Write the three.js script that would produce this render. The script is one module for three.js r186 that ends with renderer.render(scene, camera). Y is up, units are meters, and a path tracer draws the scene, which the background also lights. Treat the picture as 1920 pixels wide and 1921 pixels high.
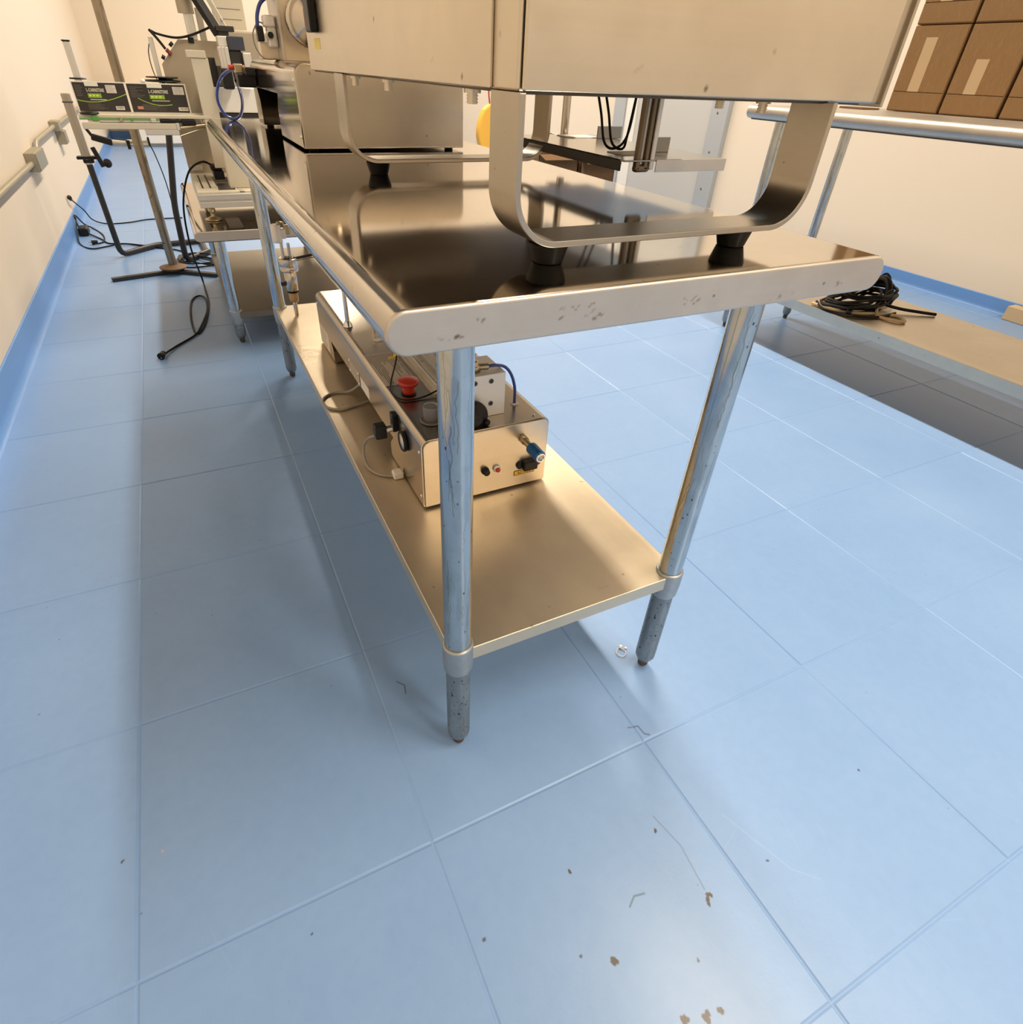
import * as THREE from 'three';
import { RoundedBoxGeometry } from 'three/addons/geometries/RoundedBoxGeometry.js';
import { mergeGeometries } from 'three/addons/utils/BufferGeometryUtils.js';
import { RectAreaLightUniformsLib } from 'three/addons/lights/RectAreaLightUniformsLib.js';
import { Brush, Evaluator, SUBTRACTION } from 'three-bvh-csg';

// ---------------------------------------------------------------- camera, light, exposure
const scene = new THREE.Scene();
scene.background = new THREE.Color(0x000000);
const camera = new THREE.PerspectiveCamera(83.234, 1920 / 1921, 0.02, 60);
{
  const right = new THREE.Vector3(0.89924816, 0.03868523, 0.43572492);
  const up = new THREE.Vector3(0.23540889, 0.79674804, -0.55657453);
  const back = new THREE.Vector3(-0.36869419, 0.60307214, 0.70736736);
  camera.matrixAutoUpdate = false;
  camera.matrix.makeBasis(right, up, back).setPosition(0.2965, 0.9702, 0.3925);
  camera.matrix.decompose(camera.position, camera.quaternion, camera.scale);
  camera.matrixAutoUpdate = true;
  camera.setViewOffset(1920, 1921, 21.23, 11.05, 1920, 1921);
}
const renderer = new THREE.WebGLRenderer({ antialias: true });
renderer.toneMapping = THREE.LinearToneMapping;
renderer.toneMappingExposure = 1.38;
renderer.shadowMap.enabled = true;
RectAreaLightUniformsLib.init();
const LAMP = { color: [1.0, 0.875, 0.7], intensity: 62, x: 2.1, y: 3.9, w: 0.2, len: 2.3, z: [4.25, 0.75, -2.75, -5.7, -8.4] };

// ---------------------------------------------------------------- helpers
const V3 = (x, y, z) => new THREE.Vector3(x, y, z);
function rng(seed) { let a = seed >>> 0; return () => { a = (a + 0x6d2b79f5) | 0; let t = Math.imul(a ^ (a >>> 15), 1 | a); t = (t + Math.imul(t ^ (t >>> 7), 61 | t)) ^ t; return ((t ^ (t >>> 14)) >>> 0) / 4294967296; }; }
const lin = (r, g, b) => new THREE.Color().setRGB(r, g, b);
const taken = new Map();
function numbered(n) { const k = taken.get(n) ?? 0; taken.set(n, k + 1); return k ? n + '_' + String(k).padStart(3, '0') : n; }
function thing(name, label, category, p = [0, 0, 0], turn = 0, group) {
  const o = new THREE.Group(); o.name = numbered(name); o.position.set(...p); o.rotation.y = turn;
  o.userData = { label, category }; if (group) o.userData.group = group; scene.add(o); return o;
}
function part(parent, name, geo, m, label) {
  const g = Array.isArray(geo) ? merge(geo) : geo;
  const o = new THREE.Mesh(g, m); o.name = parent === scene ? numbered(name) : name; o.castShadow = o.receiveShadow = true;
  if (label) o.userData.label = label; parent.add(o); return o;
}
function solo(name, geo, m, label, category, group) { const o = part(scene, name, geo, m); o.userData = { label, category }; if (group) o.userData.group = group; return o; }
function struct(name, geo, m, label, category) { const o = part(scene, name, geo, m); o.userData = { label, category, kind: 'structure' }; return o; }
function clean(g) { const n = g.index ? g.toNonIndexed() : g; for (const k of Object.keys(n.attributes)) if (!['position', 'normal', 'uv'].includes(k)) n.deleteAttribute(k); n.morphAttributes = {}; return n; }
function merge(list) { return mergeGeometries(list.map(clean), false); }
// uv in metres from the dominant axis of the normal
function boxUV(g0) {
  const g = clean(g0), p = g.attributes.position, n = g.attributes.normal, uv = new Float32Array(p.count * 2);
  for (let i = 0; i < p.count; i += 3) {
    let ax = 0, ay = 0, az = 0;
    for (let k = 0; k < 3; k++) { ax += n.getX(i + k); ay += n.getY(i + k); az += n.getZ(i + k); }
    ax = Math.abs(ax); ay = Math.abs(ay); az = Math.abs(az);
    for (let k = i; k < i + 3; k++) {
      const x = p.getX(k), y = p.getY(k), z = p.getZ(k);
      if (ay >= ax && ay >= az) { uv[2 * k] = x; uv[2 * k + 1] = z; } else if (ax >= az) { uv[2 * k] = y; uv[2 * k + 1] = z; } else { uv[2 * k] = y; uv[2 * k + 1] = x; }
    }
  }
  g.setAttribute('uv', new THREE.BufferAttribute(uv, 2)); return g;
}
// box from bounds, with a small rounding
function bb(x0, x1, y0, y1, z0, z1, r = 0.0012) {
  const w = Math.abs(x1 - x0), h = Math.abs(y1 - y0), d = Math.abs(z1 - z0), rr = Math.min(r, w / 2.2, h / 2.2, d / 2.2);
  const g = new RoundedBoxGeometry(w, h, d, 1, rr); g.translate((x0 + x1) / 2, (y0 + y1) / 2, (z0 + z1) / 2); return boxUV(g);
}
function sharp(x0, x1, y0, y1, z0, z1) { const g = new THREE.BoxGeometry(Math.abs(x1 - x0), Math.abs(y1 - y0), Math.abs(z1 - z0)); g.translate((x0 + x1) / 2, (y0 + y1) / 2, (z0 + z1) / 2); return boxUV(g); }
// bar of rectangular section between two points
function bar(a, b, w, h, r = 0.001) {
  const d = b.clone().sub(a), L = d.length(), g = new RoundedBoxGeometry(w, h, L, 1, Math.min(r, w / 2.2, h / 2.2));
  const u = boxUV(g), m = new THREE.Matrix4().lookAt(b, a, Math.abs(d.y) > 0.95 * L ? V3(1, 0, 0) : V3(0, 1, 0)); m.setPosition(a.clone().add(b).multiplyScalar(0.5)); u.applyMatrix4(m); return u;
}
function rod(a, b, r0, r1 = r0, seg = 24) {
  const d = b.clone().sub(a), L = d.length(), g = new THREE.CylinderGeometry(r1, r0, L, seg, 1);
  const uv = g.attributes.uv; for (let i = 0; i < uv.count; i++) uv.setXY(i, uv.getX(i) * 2 * Math.PI * Math.max(r0, r1), uv.getY(i) * L);
  g.applyQuaternion(new THREE.Quaternion().setFromUnitVectors(V3(0, 1, 0), d.normalize())); g.translate((a.x + b.x) / 2, (a.y + b.y) / 2, (a.z + b.z) / 2); return g;
}
const vrod = (x, z, y0, y1, r0, r1 = r0, seg = 24) => rod(V3(x, y0, z), V3(x, y1, z), r0, r1, seg);
function lathe(pts, x, y, z, seg = 28, dir) {
  const g = new THREE.LatheGeometry(pts.map(([r, h]) => new THREE.Vector2(r, h)), seg);
  if (dir) g.applyQuaternion(new THREE.Quaternion().setFromUnitVectors(V3(0, 1, 0), dir.clone().normalize())); g.translate(x, y, z); return g;
}
function tube(pts, r, seg, rs = 10, closed = false, tension = 0.5) {
  const c = new THREE.CatmullRomCurve3(pts.map((p) => (p.isVector3 ? p : V3(...p))), closed, 'catmullrom', tension);
  return new THREE.TubeGeometry(c, seg ?? pts.length * 10, r, rs, closed);
}
function bentTube(pts, r, rad, rs = 14) {        // straight runs with rounded bends
  const P = pts.map((p) => V3(...p)), path = new THREE.CurvePath(); let last = P[0];
  for (let i = 1; i < P.length - 1; i++) {
    const a = P[i].clone().add(P[i - 1].clone().sub(P[i]).setLength(rad)), b = P[i].clone().add(P[i + 1].clone().sub(P[i]).setLength(rad));
    path.add(new THREE.LineCurve3(last, a)); path.add(new THREE.QuadraticBezierCurve3(a, P[i], b)); last = b;
  }
  path.add(new THREE.LineCurve3(last, P[P.length - 1]));
  return new THREE.TubeGeometry(path, 60, r, rs, false);
}
function extrude(shape, depth, bevel = 0, opt = {}) { return new THREE.ExtrudeGeometry(shape, { depth, bevelEnabled: bevel > 0, bevelThickness: bevel, bevelSize: bevel, bevelOffset: -bevel, bevelSegments: 2, curveSegments: 14, steps: 1, ...opt }); }
function roundRect(x0, x1, y0, y1, rbl, rbr, rtr, rtl) {
  const s = new THREE.Shape(); s.moveTo(x0 + rbl, y0); s.lineTo(x1 - rbr, y0); if (rbr) s.absarc(x1 - rbr, y0 + rbr, rbr, -Math.PI / 2, 0); s.lineTo(x1, y1 - rtr); if (rtr) s.absarc(x1 - rtr, y1 - rtr, rtr, 0, Math.PI / 2);
  s.lineTo(x0 + rtl, y1); if (rtl) s.absarc(x0 + rtl, y1 - rtl, rtl, Math.PI / 2, Math.PI); s.lineTo(x0, y0 + rbl); if (rbl) s.absarc(x0 + rbl, y0 + rbl, rbl, Math.PI, 1.5 * Math.PI); return s;
}
const smooth = (g) => boxUV(g);
function quad(a, b, c, d, lift) {               // a,b,c,d corners (bottom-left, bottom-right, top-right, top-left); a thin sheet with thickness
  const n = b.clone().sub(a).cross(d.clone().sub(a)).normalize().multiplyScalar(lift), P = [], U = [];
  const f = [a, b, c, d].map((p) => p.clone().add(n));
  const push = (q, uvs) => { for (const [i, j] of [[0, 0], [1, 1], [2, 2], [0, 0], [2, 2], [3, 3]]) { P.push(...q[i].toArray()); U.push(...uvs[j]); } };
  push(f, [[0, 0], [1, 0], [1, 1], [0, 1]]);
  const base = [a, b, c, d];
  for (let i = 0; i < 4; i++) { const j = (i + 1) % 4; push([base[i], base[j], f[j], f[i]], [[0.001, 0.001], [0.002, 0.001], [0.002, 0.002], [0.001, 0.002]]); }
  const g = new THREE.BufferGeometry(); g.setAttribute('position', new THREE.Float32BufferAttribute(P, 3)); g.setAttribute('uv', new THREE.Float32BufferAttribute(U, 2)); g.computeVertexNormals(); return g;
}

// ---------------------------------------------------------------- textures
function canvas(w, h, draw) { const c = document.createElement('canvas'); c.width = w; c.height = h; draw(c.getContext('2d'), w, h); return c; }
function tex(c, srgb = true, rep) { const t = new THREE.CanvasTexture(c); t.magFilter = THREE.LinearFilter; t.wrapS = t.wrapT = THREE.RepeatWrapping; if (srgb) t.colorSpace = THREE.SRGBColorSpace; if (rep) t.repeat.set(...rep); return t; }
function noiseField(n, seed, octaves) {           // tiling value noise, n x n, 0..1; octaves: [cellsX, cellsY, weight]
  const out = new Float32Array(n * n), R = rng(seed);
  for (const [cx, cy, w] of octaves) {
    const L = new Float32Array(cx * cy); for (let i = 0; i < L.length; i++) L[i] = R();
    for (let y = 0; y < n; y++) for (let x = 0; x < n; x++) {
      const fx = x / n * cx, fy = y / n * cy, ix = Math.floor(fx), iy = Math.floor(fy); let tx = fx - ix, ty = fy - iy; tx = tx * tx * (3 - 2 * tx); ty = ty * ty * (3 - 2 * ty);
      const a = L[(iy % cy) * cx + ix % cx], b = L[(iy % cy) * cx + (ix + 1) % cx], c = L[((iy + 1) % cy) * cx + ix % cx], d = L[((iy + 1) % cy) * cx + (ix + 1) % cx];
      out[y * n + x] += w * ((a * (1 - tx) + b * tx) * (1 - ty) + (c * (1 - tx) + d * tx) * ty);
    }
  }
  const tot = octaves.reduce((s, o) => s + o[2], 0); for (let i = 0; i < out.length; i++) out[i] /= tot; return out;
}
function fieldCanvas(n, F, f) { return canvas(n, n, (c) => { const im = c.createImageData(n, n); for (let i = 0; i < n * n; i++) { const [r, g, b] = f(F[i], i); im.data[4 * i] = r; im.data[4 * i + 1] = g; im.data[4 * i + 2] = b; im.data[4 * i + 3] = 255; } c.putImageData(im, 0, 0); }); }
const grey = (v) => [v, v, v];

const N = 512;
const cloud = noiseField(N, 11, [[4, 4, 1], [9, 9, 0.8], [24, 24, 0.5], [70, 70, 0.3]]);
const brushed = noiseField(N, 5, [[256, 3, 1], [128, 5, 0.8], [512, 8, 0.8], [12, 4, 0.7]]);
const fine = noiseField(N, 23, [[128, 128, 1], [256, 256, 1], [40, 40, 0.6]]);
const R0 = rng(77);
const scuffs = canvas(N, N, (c, w, h) => {          // handling marks on steel: faint grease clouds, scratches, dark specks
  c.fillStyle = '#f2f2f2'; c.fillRect(0, 0, w, h);
  const im = c.getImageData(0, 0, w, h); for (let i = 0; i < w * h; i++) { const v = 226 + 29 * cloud[i] + 6 * (brushed[i] - 0.5); im.data[4 * i] = im.data[4 * i + 1] = im.data[4 * i + 2] = v; } c.putImageData(im, 0, 0);
  for (let i = 0; i < 45; i++) { const x = R0() * w, y = R0() * h, a = R0() * 6.28, l = 2 + R0() * 9; c.strokeStyle = `rgba(${R0() < 0.5 ? '255,255,255' : '120,112,100'},${0.06 + 0.16 * R0()})`; c.lineWidth = 0.5 + R0() * 0.4; c.beginPath(); c.moveTo(x, y); c.lineTo(x + Math.cos(a) * l, y + Math.sin(a) * l); c.stroke(); }
  for (let i = 0; i < 34; i++) { c.fillStyle = `rgba(70,58,44,${0.25 + 0.4 * R0()})`; c.beginPath(); c.ellipse(R0() * w, R0() * h, 0.5 + R0() * 1.6, 0.4 + R0() * 1.1, R0() * 3, 0, 7); c.fill(); }
});
const topScuffs = canvas(1024, 1024, (c, w, h) => {      // wear on the worktop: clustered fine scratches, crumbs
  c.drawImage(scuffs, 0, 0, w, h); const R = rng(91);
  for (let k = 0; k < 26; k++) { const x = R() * w, y = R() * h, n = 4 + R() * 12; for (let i = 0; i < n; i++) { const a = R() * 6.28, l = 4 + R() * 26, px = x + (R() - 0.5) * 90, py = y + (R() - 0.5) * 40; c.strokeStyle = `rgba(${R() < 0.6 ? '255,252,244' : '120,108,92'},${0.15 + 0.3 * R()})`; c.lineWidth = 0.6 + R() * 0.6; c.beginPath(); c.moveTo(px, py); c.quadraticCurveTo(px + Math.cos(a) * l, py + Math.sin(a) * l, px + Math.cos(a + 0.5) * l * 1.6, py + Math.sin(a + 0.5) * l * 1.6); c.stroke(); } }
});
const endScuffs = canvas(512, 512, (c, w, h) => {      // grease spots and scrapes on the table's front edge; one repeat is 0.61 m
  c.drawImage(scuffs, 0, 0, w, h); const R = rng(64), at = (x, y) => [((y / 0.61) % 1) * w, (1 - (x / 0.61) % 1) * h];
  for (const [x, y, n, sp] of [[0.47, 0.789, 9, 0.012], [0.5, 0.8, 5, 0.006], [0.6, 0.798, 12, 0.022], [0.615, 0.79, 10, 0.01], [0.73, 0.792, 7, 0.016], [0.86, 0.785, 6, 0.02], [0.95, 0.79, 5, 0.008]]) for (let i = 0; i < n; i++) { const [u, v] = at(x + (R() - 0.5) * sp * 2, y + (R() - 0.5) * sp * 0.5); c.fillStyle = `rgba(86,72,58,${0.12 + 0.3 * R()})`; c.beginPath(); c.ellipse(u, v, 0.35 + R() * 0.7, 0.5 + R() * 2.4, R() * 0.6, 0, 7); c.fill(); }
});
const tEnd = tex(endScuffs, true, [1 / 0.61, 1 / 0.61]); const tTop = tex(topScuffs); const tScuff = tex(scuffs), tBrushRough = tex(fieldCanvas(N, brushed, (v, i) => grey(255 * Math.min(1, 0.78 + 0.12 * v + 0.2 * (cloud[i] - 0.4)))), false);
const tBrushBump = tex(fieldCanvas(N, brushed, (v) => grey(255 * v)), false);
const tCloudRough = tex(fieldCanvas(N, cloud, (v, i) => grey(255 * Math.min(1, 0.55 + 0.55 * v + 0.1 * (fine[i] - 0.5)))), false);
const tFineBump = tex(fieldCanvas(N, fine, (v, i) => grey(255 * (0.6 * v + 0.4 * cloud[i]))), false);
const rep = (t, u, v) => { const c = t.clone(); c.repeat.set(u, v); c.needsUpdate = true; return c; };

// galvanised leg: zinc with brown drip streaks and black nicks; u is round the tube, v up it
function legCanvas(seed, lower) {
  return canvas(256, 1024, (c, w, h) => {
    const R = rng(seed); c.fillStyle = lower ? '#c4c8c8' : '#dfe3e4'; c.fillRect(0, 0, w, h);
    for (let i = 0; i < 260; i++) { c.fillStyle = `rgba(${R() < 0.5 ? '250,250,250' : '176,182,186'},0.16)`; c.beginPath(); c.ellipse(R() * w, R() * h, 3 + R() * 16, 6 + R() * 50, 0, 0, 7); c.fill(); }
    for (let i = 0; i < (lower ? 10 : 40); i++) {        // wandering drips
      let x = R() * w, y = R() * h * 0.8; const n = 8 + R() * 26; c.strokeStyle = `rgba(120,104,80,${0.2 + 0.3 * R()})`; c.lineWidth = 0.8 + R() * 2.2; c.beginPath(); c.moveTo(x, y);
      for (let k = 0; k < n; k++) { x += (R() - 0.5) * 7; y += 6 + R() * 9; c.lineTo(x, y); } c.stroke();
    }
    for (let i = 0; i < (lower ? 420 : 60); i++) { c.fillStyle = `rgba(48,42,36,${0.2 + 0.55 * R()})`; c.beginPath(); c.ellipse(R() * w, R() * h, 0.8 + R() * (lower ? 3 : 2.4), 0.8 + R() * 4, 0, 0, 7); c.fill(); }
  });
}
const tLeg = [tex(legCanvas(3, false)), tex(legCanvas(9, false))], tLegLow = tex(legCanvas(4, true));

// floor paint: near patch in world metres (x -0.82..1.64, z -1.64..0.82) with the chips and scratches that lie there, and a general patch
const NEAR = { x0: -0.82, z0: -1.64, s: 2.46 };
function paintBase(c, w, h, seed) {
  const F = noiseField(512, seed, [[5, 5, 1], [14, 14, 0.7], [60, 60, 0.4], [200, 200, 0.5]]), im = c.createImageData(w, h);
  for (let y = 0; y < h; y++) for (let x = 0; x < w; x++) { const v = F[(Math.floor(y * 512 / h)) * 512 + Math.floor(x * 512 / w)] - 0.5, i = 4 * (y * w + x); im.data[i] = 125 + 14 * v; im.data[i + 1] = 159 + 11 * v; im.data[i + 2] = 206 + 8 * v; im.data[i + 3] = 255; }
  c.putImageData(im, 0, 0);
}
const nearFloor = canvas(2048, 2048, (c, w, h) => {
  paintBase(c, w, h, 41); const R = rng(8), k = w / NEAR.s, X = (x) => (x - NEAR.x0) * k, Y = (z) => (z - NEAR.z0) * k;
  const chip = (x, z, s, col) => { c.fillStyle = col; for (let i = 0; i < 5; i++) { c.beginPath(); const px = X(x) + (R() - 0.5) * s * k, py = Y(z) + (R() - 0.5) * s * k; for (let a = 0; a < 7; a++) { const t = a / 7 * 6.28, rr = s * k * (0.25 + 0.35 * R()); c.lineTo(px + Math.cos(t) * rr * 0.8, py + Math.sin(t) * rr); } c.fill(); } };
  for (const [x, z, s] of [[0.584, 0.249, 0.008], [0.757, 0.244, 0.007], [0.751, 0.25, 0.006], [0.63, 0.34, 0.009], [0.66, 0.349, 0.009], [0.679, 0.353, 0.006], [0.586, 0.127, 0.004], [0.742, 0.134, 0.004]]) chip(x, z, s, '#38291f');
  for (const [x, z, s] of [[0.544, 0.2245, 0.003], [0.431, 0.15, 0.003], [-0.0206, -0.1707, 0.003], [0.216, 0.041, 0.002], [0.875, 0.246, 0.003], [1.14, 0.2065, 0.003], [0.689, 0.297, 0.003]]) chip(x, z, s, '#3a3a42');
  chip(0.0324, -0.1615, 0.003, '#c9a78f');
  const scratch = (pts, col, lw) => { c.strokeStyle = col; c.lineWidth = lw; c.beginPath(); pts.forEach(([x, z], i) => (i ? c.lineTo(X(x), Y(z)) : c.moveTo(X(x), Y(z)))); c.stroke(); };
  scratch([[0.753, 0.114], [0.765, 0.17], [0.757, 0.235]], 'rgba(92,106,130,0.6)', 1.4); scratch([[0.64, 0.205], [0.655, 0.196], [0.672, 0.2]], 'rgba(60,92,118,0.8)', 2); scratch([[0.81, -0.035], [0.83, -0.03], [0.832, -0.012], [0.84, -0.006]], 'rgba(70,90,112,0.8)', 2);
  scratch([[0.45, -0.31], [0.462, -0.295], [0.458, -0.275]], 'rgba(66,84,108,0.7)', 2); scratch([[0.86, 0.16], [0.9, 0.27], [0.93, 0.3]], 'rgba(196,212,232,0.16)', 1.5);
  for (let i = 0; i < 90; i++) { c.fillStyle = `rgba(60,66,80,${0.15 + 0.3 * R()})`; c.fillRect(R() * w, R() * h, 1 + R() * 2, 1 + R() * 2); }
  for (let i = 0; i < 40; i++) { const x = R() * w, y = R() * h, a = R() * 6.3, l = 10 + R() * 60; c.strokeStyle = `rgba(170,192,218,${0.08 + 0.12 * R()})`; c.lineWidth = 1; c.beginPath(); c.moveTo(x, y); c.lineTo(x + Math.cos(a) * l, y + Math.sin(a) * l); c.stroke(); }
});
const tNear = tex(nearFloor); tNear.flipY = false; tNear.wrapS = tNear.wrapT = THREE.ClampToEdgeWrapping;
const tFloor = tex(canvas(512, 512, (c, w, h) => { paintBase(c, w, h, 43); const R = rng(2); for (let i = 0; i < 14; i++) { c.fillStyle = `rgba(62,62,74,${0.2 + 0.4 * R()})`; c.fillRect(R() * w, R() * h, 1, 1); } }));
const tCard = tex(canvas(256, 256, (c, w, h) => { const R = rng(6); c.fillStyle = '#765936'; c.fillRect(0, 0, w, h); for (let i = 0; i < 2500; i++) { c.fillStyle = `rgba(${R() < 0.5 ? '214,166,116' : '120,80,46'},0.09)`; c.fillRect(R() * w, R() * h, 2 + R() * 16, 1); } }));

// printed sheets
function labelCanvas(seed, second) {
  return canvas(640, 380, (c, w, h) => {
    c.fillStyle = '#2c2724'; c.fillRect(0, 0, w, h); const R = rng(seed), ox = second ? 220 : 150;
    c.fillStyle = '#d9dccb'; c.fillRect(ox + 0, 0, 165, 48);
    c.fillStyle = '#d3cdc2'; c.font = 'bold 62px sans-serif'; c.textBaseline = 'middle'; c.fillText('L-CARNITINE', ox + 2, 98, 222);
    c.fillStyle = '#86ab2c'; c.fillRect(ox + 6, 142, 165, 56); c.fillStyle = '#c6d68a'; for (let i = 0; i < 3; i++) c.fillRect(ox + 20 + i * 44, 158, 28, 20);
    c.fillStyle = '#b9bb98'; c.fillRect(ox + 20, 216, 200, 12);
    c.strokeStyle = '#86b233'; c.lineWidth = 11; c.beginPath(); c.moveTo(second ? 90 : 0, second ? 190 : 226); c.quadraticCurveTo(260, second ? 320 : 310, second ? 460 : 640, second ? 270 : 140); c.stroke();
    const bx = second ? 500 : 400; c.fillStyle = '#cfcac2'; c.fillRect(bx, 26, 125, 106); c.fillStyle = '#8d8880'; for (let i = 0; i < 8; i++) c.fillRect(bx + 8, 34 + i * 12, 70 + R() * 38, 4);
    c.fillStyle = '#6f6963'; for (let r = 0; r < 7; r++) c.fillRect(second ? 24 : 18, 40 + r * 22, 60 + R() * (second ? 110 : 40), 5);
    for (let r = 0; r < 6; r++) c.fillRect(120, 276 + r * 14, 150 + R() * 120, 4);
    const cx = second ? 520 : 460; c.fillStyle = '#ded8d0'; c.fillRect(cx, 306, 110, 48); c.fillStyle = '#3a3532'; for (let i = 0; i < 22; i++) c.fillRect(cx + 8 + i * 4.4, 312, 1 + R() * 2, 30);
    if (second) { c.fillStyle = '#b97f74'; c.fillRect(60, 300, 62, 40); }
  });
}
const tLabel = [tex(labelCanvas(1, false)), tex(labelCanvas(2, true))];
const tInstr = tex(canvas(256, 512, (c, w, h) => { c.fillStyle = '#b3a79a'; c.fillRect(0, 0, w, h); const R = rng(12); c.fillStyle = '#4f453d'; for (let x = 12; x < w - 10; x += 15) { let y = 12; while (y < h - 30) { const l = 60 + R() * 300; c.fillRect(x, y, 6, Math.min(l, h - 14 - y)); y += l + 10; if (R() < 0.5) break; } } }));
const tPlate = tex(canvas(128, 128, (c, w, h) => { c.fillStyle = '#d8cfc2'; c.fillRect(0, 0, w, h); c.fillStyle = '#8c8478'; for (let i = 0; i < 9; i++) c.fillRect(14, 14 + i * 12, 50 + (i * 37 % 46), 4); }));
const tAC = tex(canvas(256, 64, (c, w, h) => { c.fillStyle = '#1d1a14'; c.fillRect(0, 0, w, h); c.fillStyle = '#d9a928'; c.fillRect(7, 7, w - 14, h - 14); c.fillStyle = '#1d1a14'; c.font = 'bold 44px sans-serif'; c.textBaseline = 'middle'; c.textAlign = 'center'; c.fillText('AC-110V', w / 2, h / 2 + 2, w - 30); }));

// ---------------------------------------------------------------- materials
const S = (o) => new THREE.MeshStandardMaterial(o);
const P = (o) => new THREE.MeshPhysicalMaterial(o);
const steel = S({ color: lin(0.72, 0.64, 0.52), metalness: 1, roughness: 0.36, map: tScuff, roughnessMap: tBrushRough, bumpMap: tBrushBump, bumpScale: 0.000006 });
const steelTop = S({ color: lin(0.62, 0.57, 0.51), metalness: 1, roughness: 0.095, map: rep(tTop, 1.6, 1.6), roughnessMap: tCloudRough });
const steelEdge = S({ color: lin(0.64, 0.6, 0.55), metalness: 1, roughness: 0.42, map: rep(tScuff, 2.2, 2.2), roughnessMap: tCloudRough });
const steelShelf = S({ color: lin(0.82, 0.7, 0.53), metalness: 1, roughness: 0.55, map: tScuff, roughnessMap: tBrushRough });
const steelBright = S({ color: lin(0.66, 0.6, 0.52), metalness: 1, roughness: 0.2, map: tScuff, roughnessMap: tCloudRough });
const loopSteel = S({ color: lin(0.55, 0.49, 0.4), metalness: 1, roughness: 0.3, map: rep(tScuff, 1.7, 1.7) });
const endPanel = S({ color: lin(0.76, 0.66, 0.52), metalness: 1, roughness: 0.42, map: tScuff, roughnessMap: tBrushRough });
const underShade = S({ color: lin(0.13, 0.105, 0.08), metalness: 0.6, roughness: 0.55 });  // shade under the sealing machine, put into a dark brown
const brownSteel = S({ color: lin(0.2, 0.155, 0.1), metalness: 0.8, roughness: 0.4 });
const traySteel = S({ color: lin(0.42, 0.39, 0.35), metalness: 1, roughness: 0.22, map: rep(tScuff, 2, 2) });
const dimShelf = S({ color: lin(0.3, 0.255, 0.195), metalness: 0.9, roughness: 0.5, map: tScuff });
const poleSteel = S({ color: lin(0.42, 0.34, 0.24), metalness: 0.9, roughness: 0.34, map: tLeg[1] });
const sleeveAlu = S({ color: lin(0.42, 0.37, 0.29), metalness: 0.8, roughness: 0.42 });
const endSteel = S({ color: lin(0.7, 0.63, 0.55), metalness: 1, roughness: 0.5, map: tEnd });
const rightTop = S({ color: lin(0.55, 0.5, 0.44), metalness: 1, roughness: 0.55, map: rep(tScuff, 2, 2), roughnessMap: tCloudRough });
const panShade = S({ color: lin(0.09, 0.085, 0.08), metalness: 0.5, roughness: 0.65 });  // darker pan copy for right table and stand, shade in its colour
const shadedGalv = S({ color: lin(0.2, 0.18, 0.155), metalness: 0.7, roughness: 0.65 });  // galvanised grey darkened further to stand for shade under the tabletop
const steelMirror = S({ color: lin(0.68, 0.61, 0.52), metalness: 1, roughness: 0.11, map: tScuff, roughnessMap: tCloudRough });
const satinSteel = S({ color: lin(0.52, 0.46, 0.385), metalness: 1, roughness: 0.26, map: tScuff });
const chrome = S({ color: lin(0.72, 0.7, 0.67), metalness: 1, roughness: 0.12 });
const zinc = [0, 1].map((i) => S({ color: lin(0.69, 0.7, 0.69), metalness: 1, roughness: 0.21, map: tLeg[i], roughnessMap: rep(tCloudRough, 1, 1) }));
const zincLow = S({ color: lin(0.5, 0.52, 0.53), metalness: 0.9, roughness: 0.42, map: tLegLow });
const cast = S({ color: lin(0.5, 0.52, 0.52), metalness: 0.9, roughness: 0.45, map: rep(tScuff, 3, 3) });
const rust = S({ color: lin(0.11, 0.075, 0.05), metalness: 0.4, roughness: 0.7 });
const rustPlate = S({ color: lin(0.2, 0.12, 0.065), metalness: 0.3, roughness: 0.6, map: rep(tScuff, 4, 4) });
const alu = S({ color: lin(0.66, 0.64, 0.59), metalness: 0.85, roughness: 0.42 });
const aluDark = S({ color: lin(0.2, 0.19, 0.175), metalness: 0.8, roughness: 0.5 });
const beigePaint = S({ color: lin(0.38, 0.315, 0.225), roughness: 0.55 });
const creamPaint = S({ color: lin(0.55, 0.5, 0.395), roughness: 0.5 });
const blackRubber = P({ color: lin(0.006, 0.0055, 0.005), roughness: 0.5, specularIntensity: 0.45 });
const blackPlastic = P({ color: lin(0.009, 0.0085, 0.0085), roughness: 0.4, specularIntensity: 0.55 });
const blackMetal = S({ color: lin(0.03, 0.028, 0.026), roughness: 0.38, metalness: 0.3 });
const greyPlastic = S({ color: lin(0.09, 0.085, 0.08), roughness: 0.35 });
const clearGrey = P({ color: lin(0.3, 0.28, 0.27), roughness: 0.2, transmission: 0.45, thickness: 0.003, ior: 1.45 });
const greyCable = S({ color: lin(0.3, 0.265, 0.225), roughness: 0.5 });
const whitePlastic = S({ color: lin(0.74, 0.71, 0.66), roughness: 0.4 });
const anodized = S({ color: lin(0.78, 0.745, 0.7), metalness: 0.35, roughness: 0.45 });
const redPlastic = S({ color: lin(0.46, 0.028, 0.015), roughness: 0.35 });
const orangePlastic = S({ color: lin(0.62, 0.13, 0.03), roughness: 0.4 });
const bluePU = P({ color: lin(0.02, 0.05, 0.28), roughness: 0.22, clearcoat: 0.3 });
const blueAnod = S({ color: lin(0.015, 0.11, 0.3), metalness: 0.4, roughness: 0.3 });
const navy = S({ color: lin(0.03, 0.035, 0.055), roughness: 0.5 });
const yellow = S({ color: lin(0.75, 0.52, 0.06), roughness: 0.55 });
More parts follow.
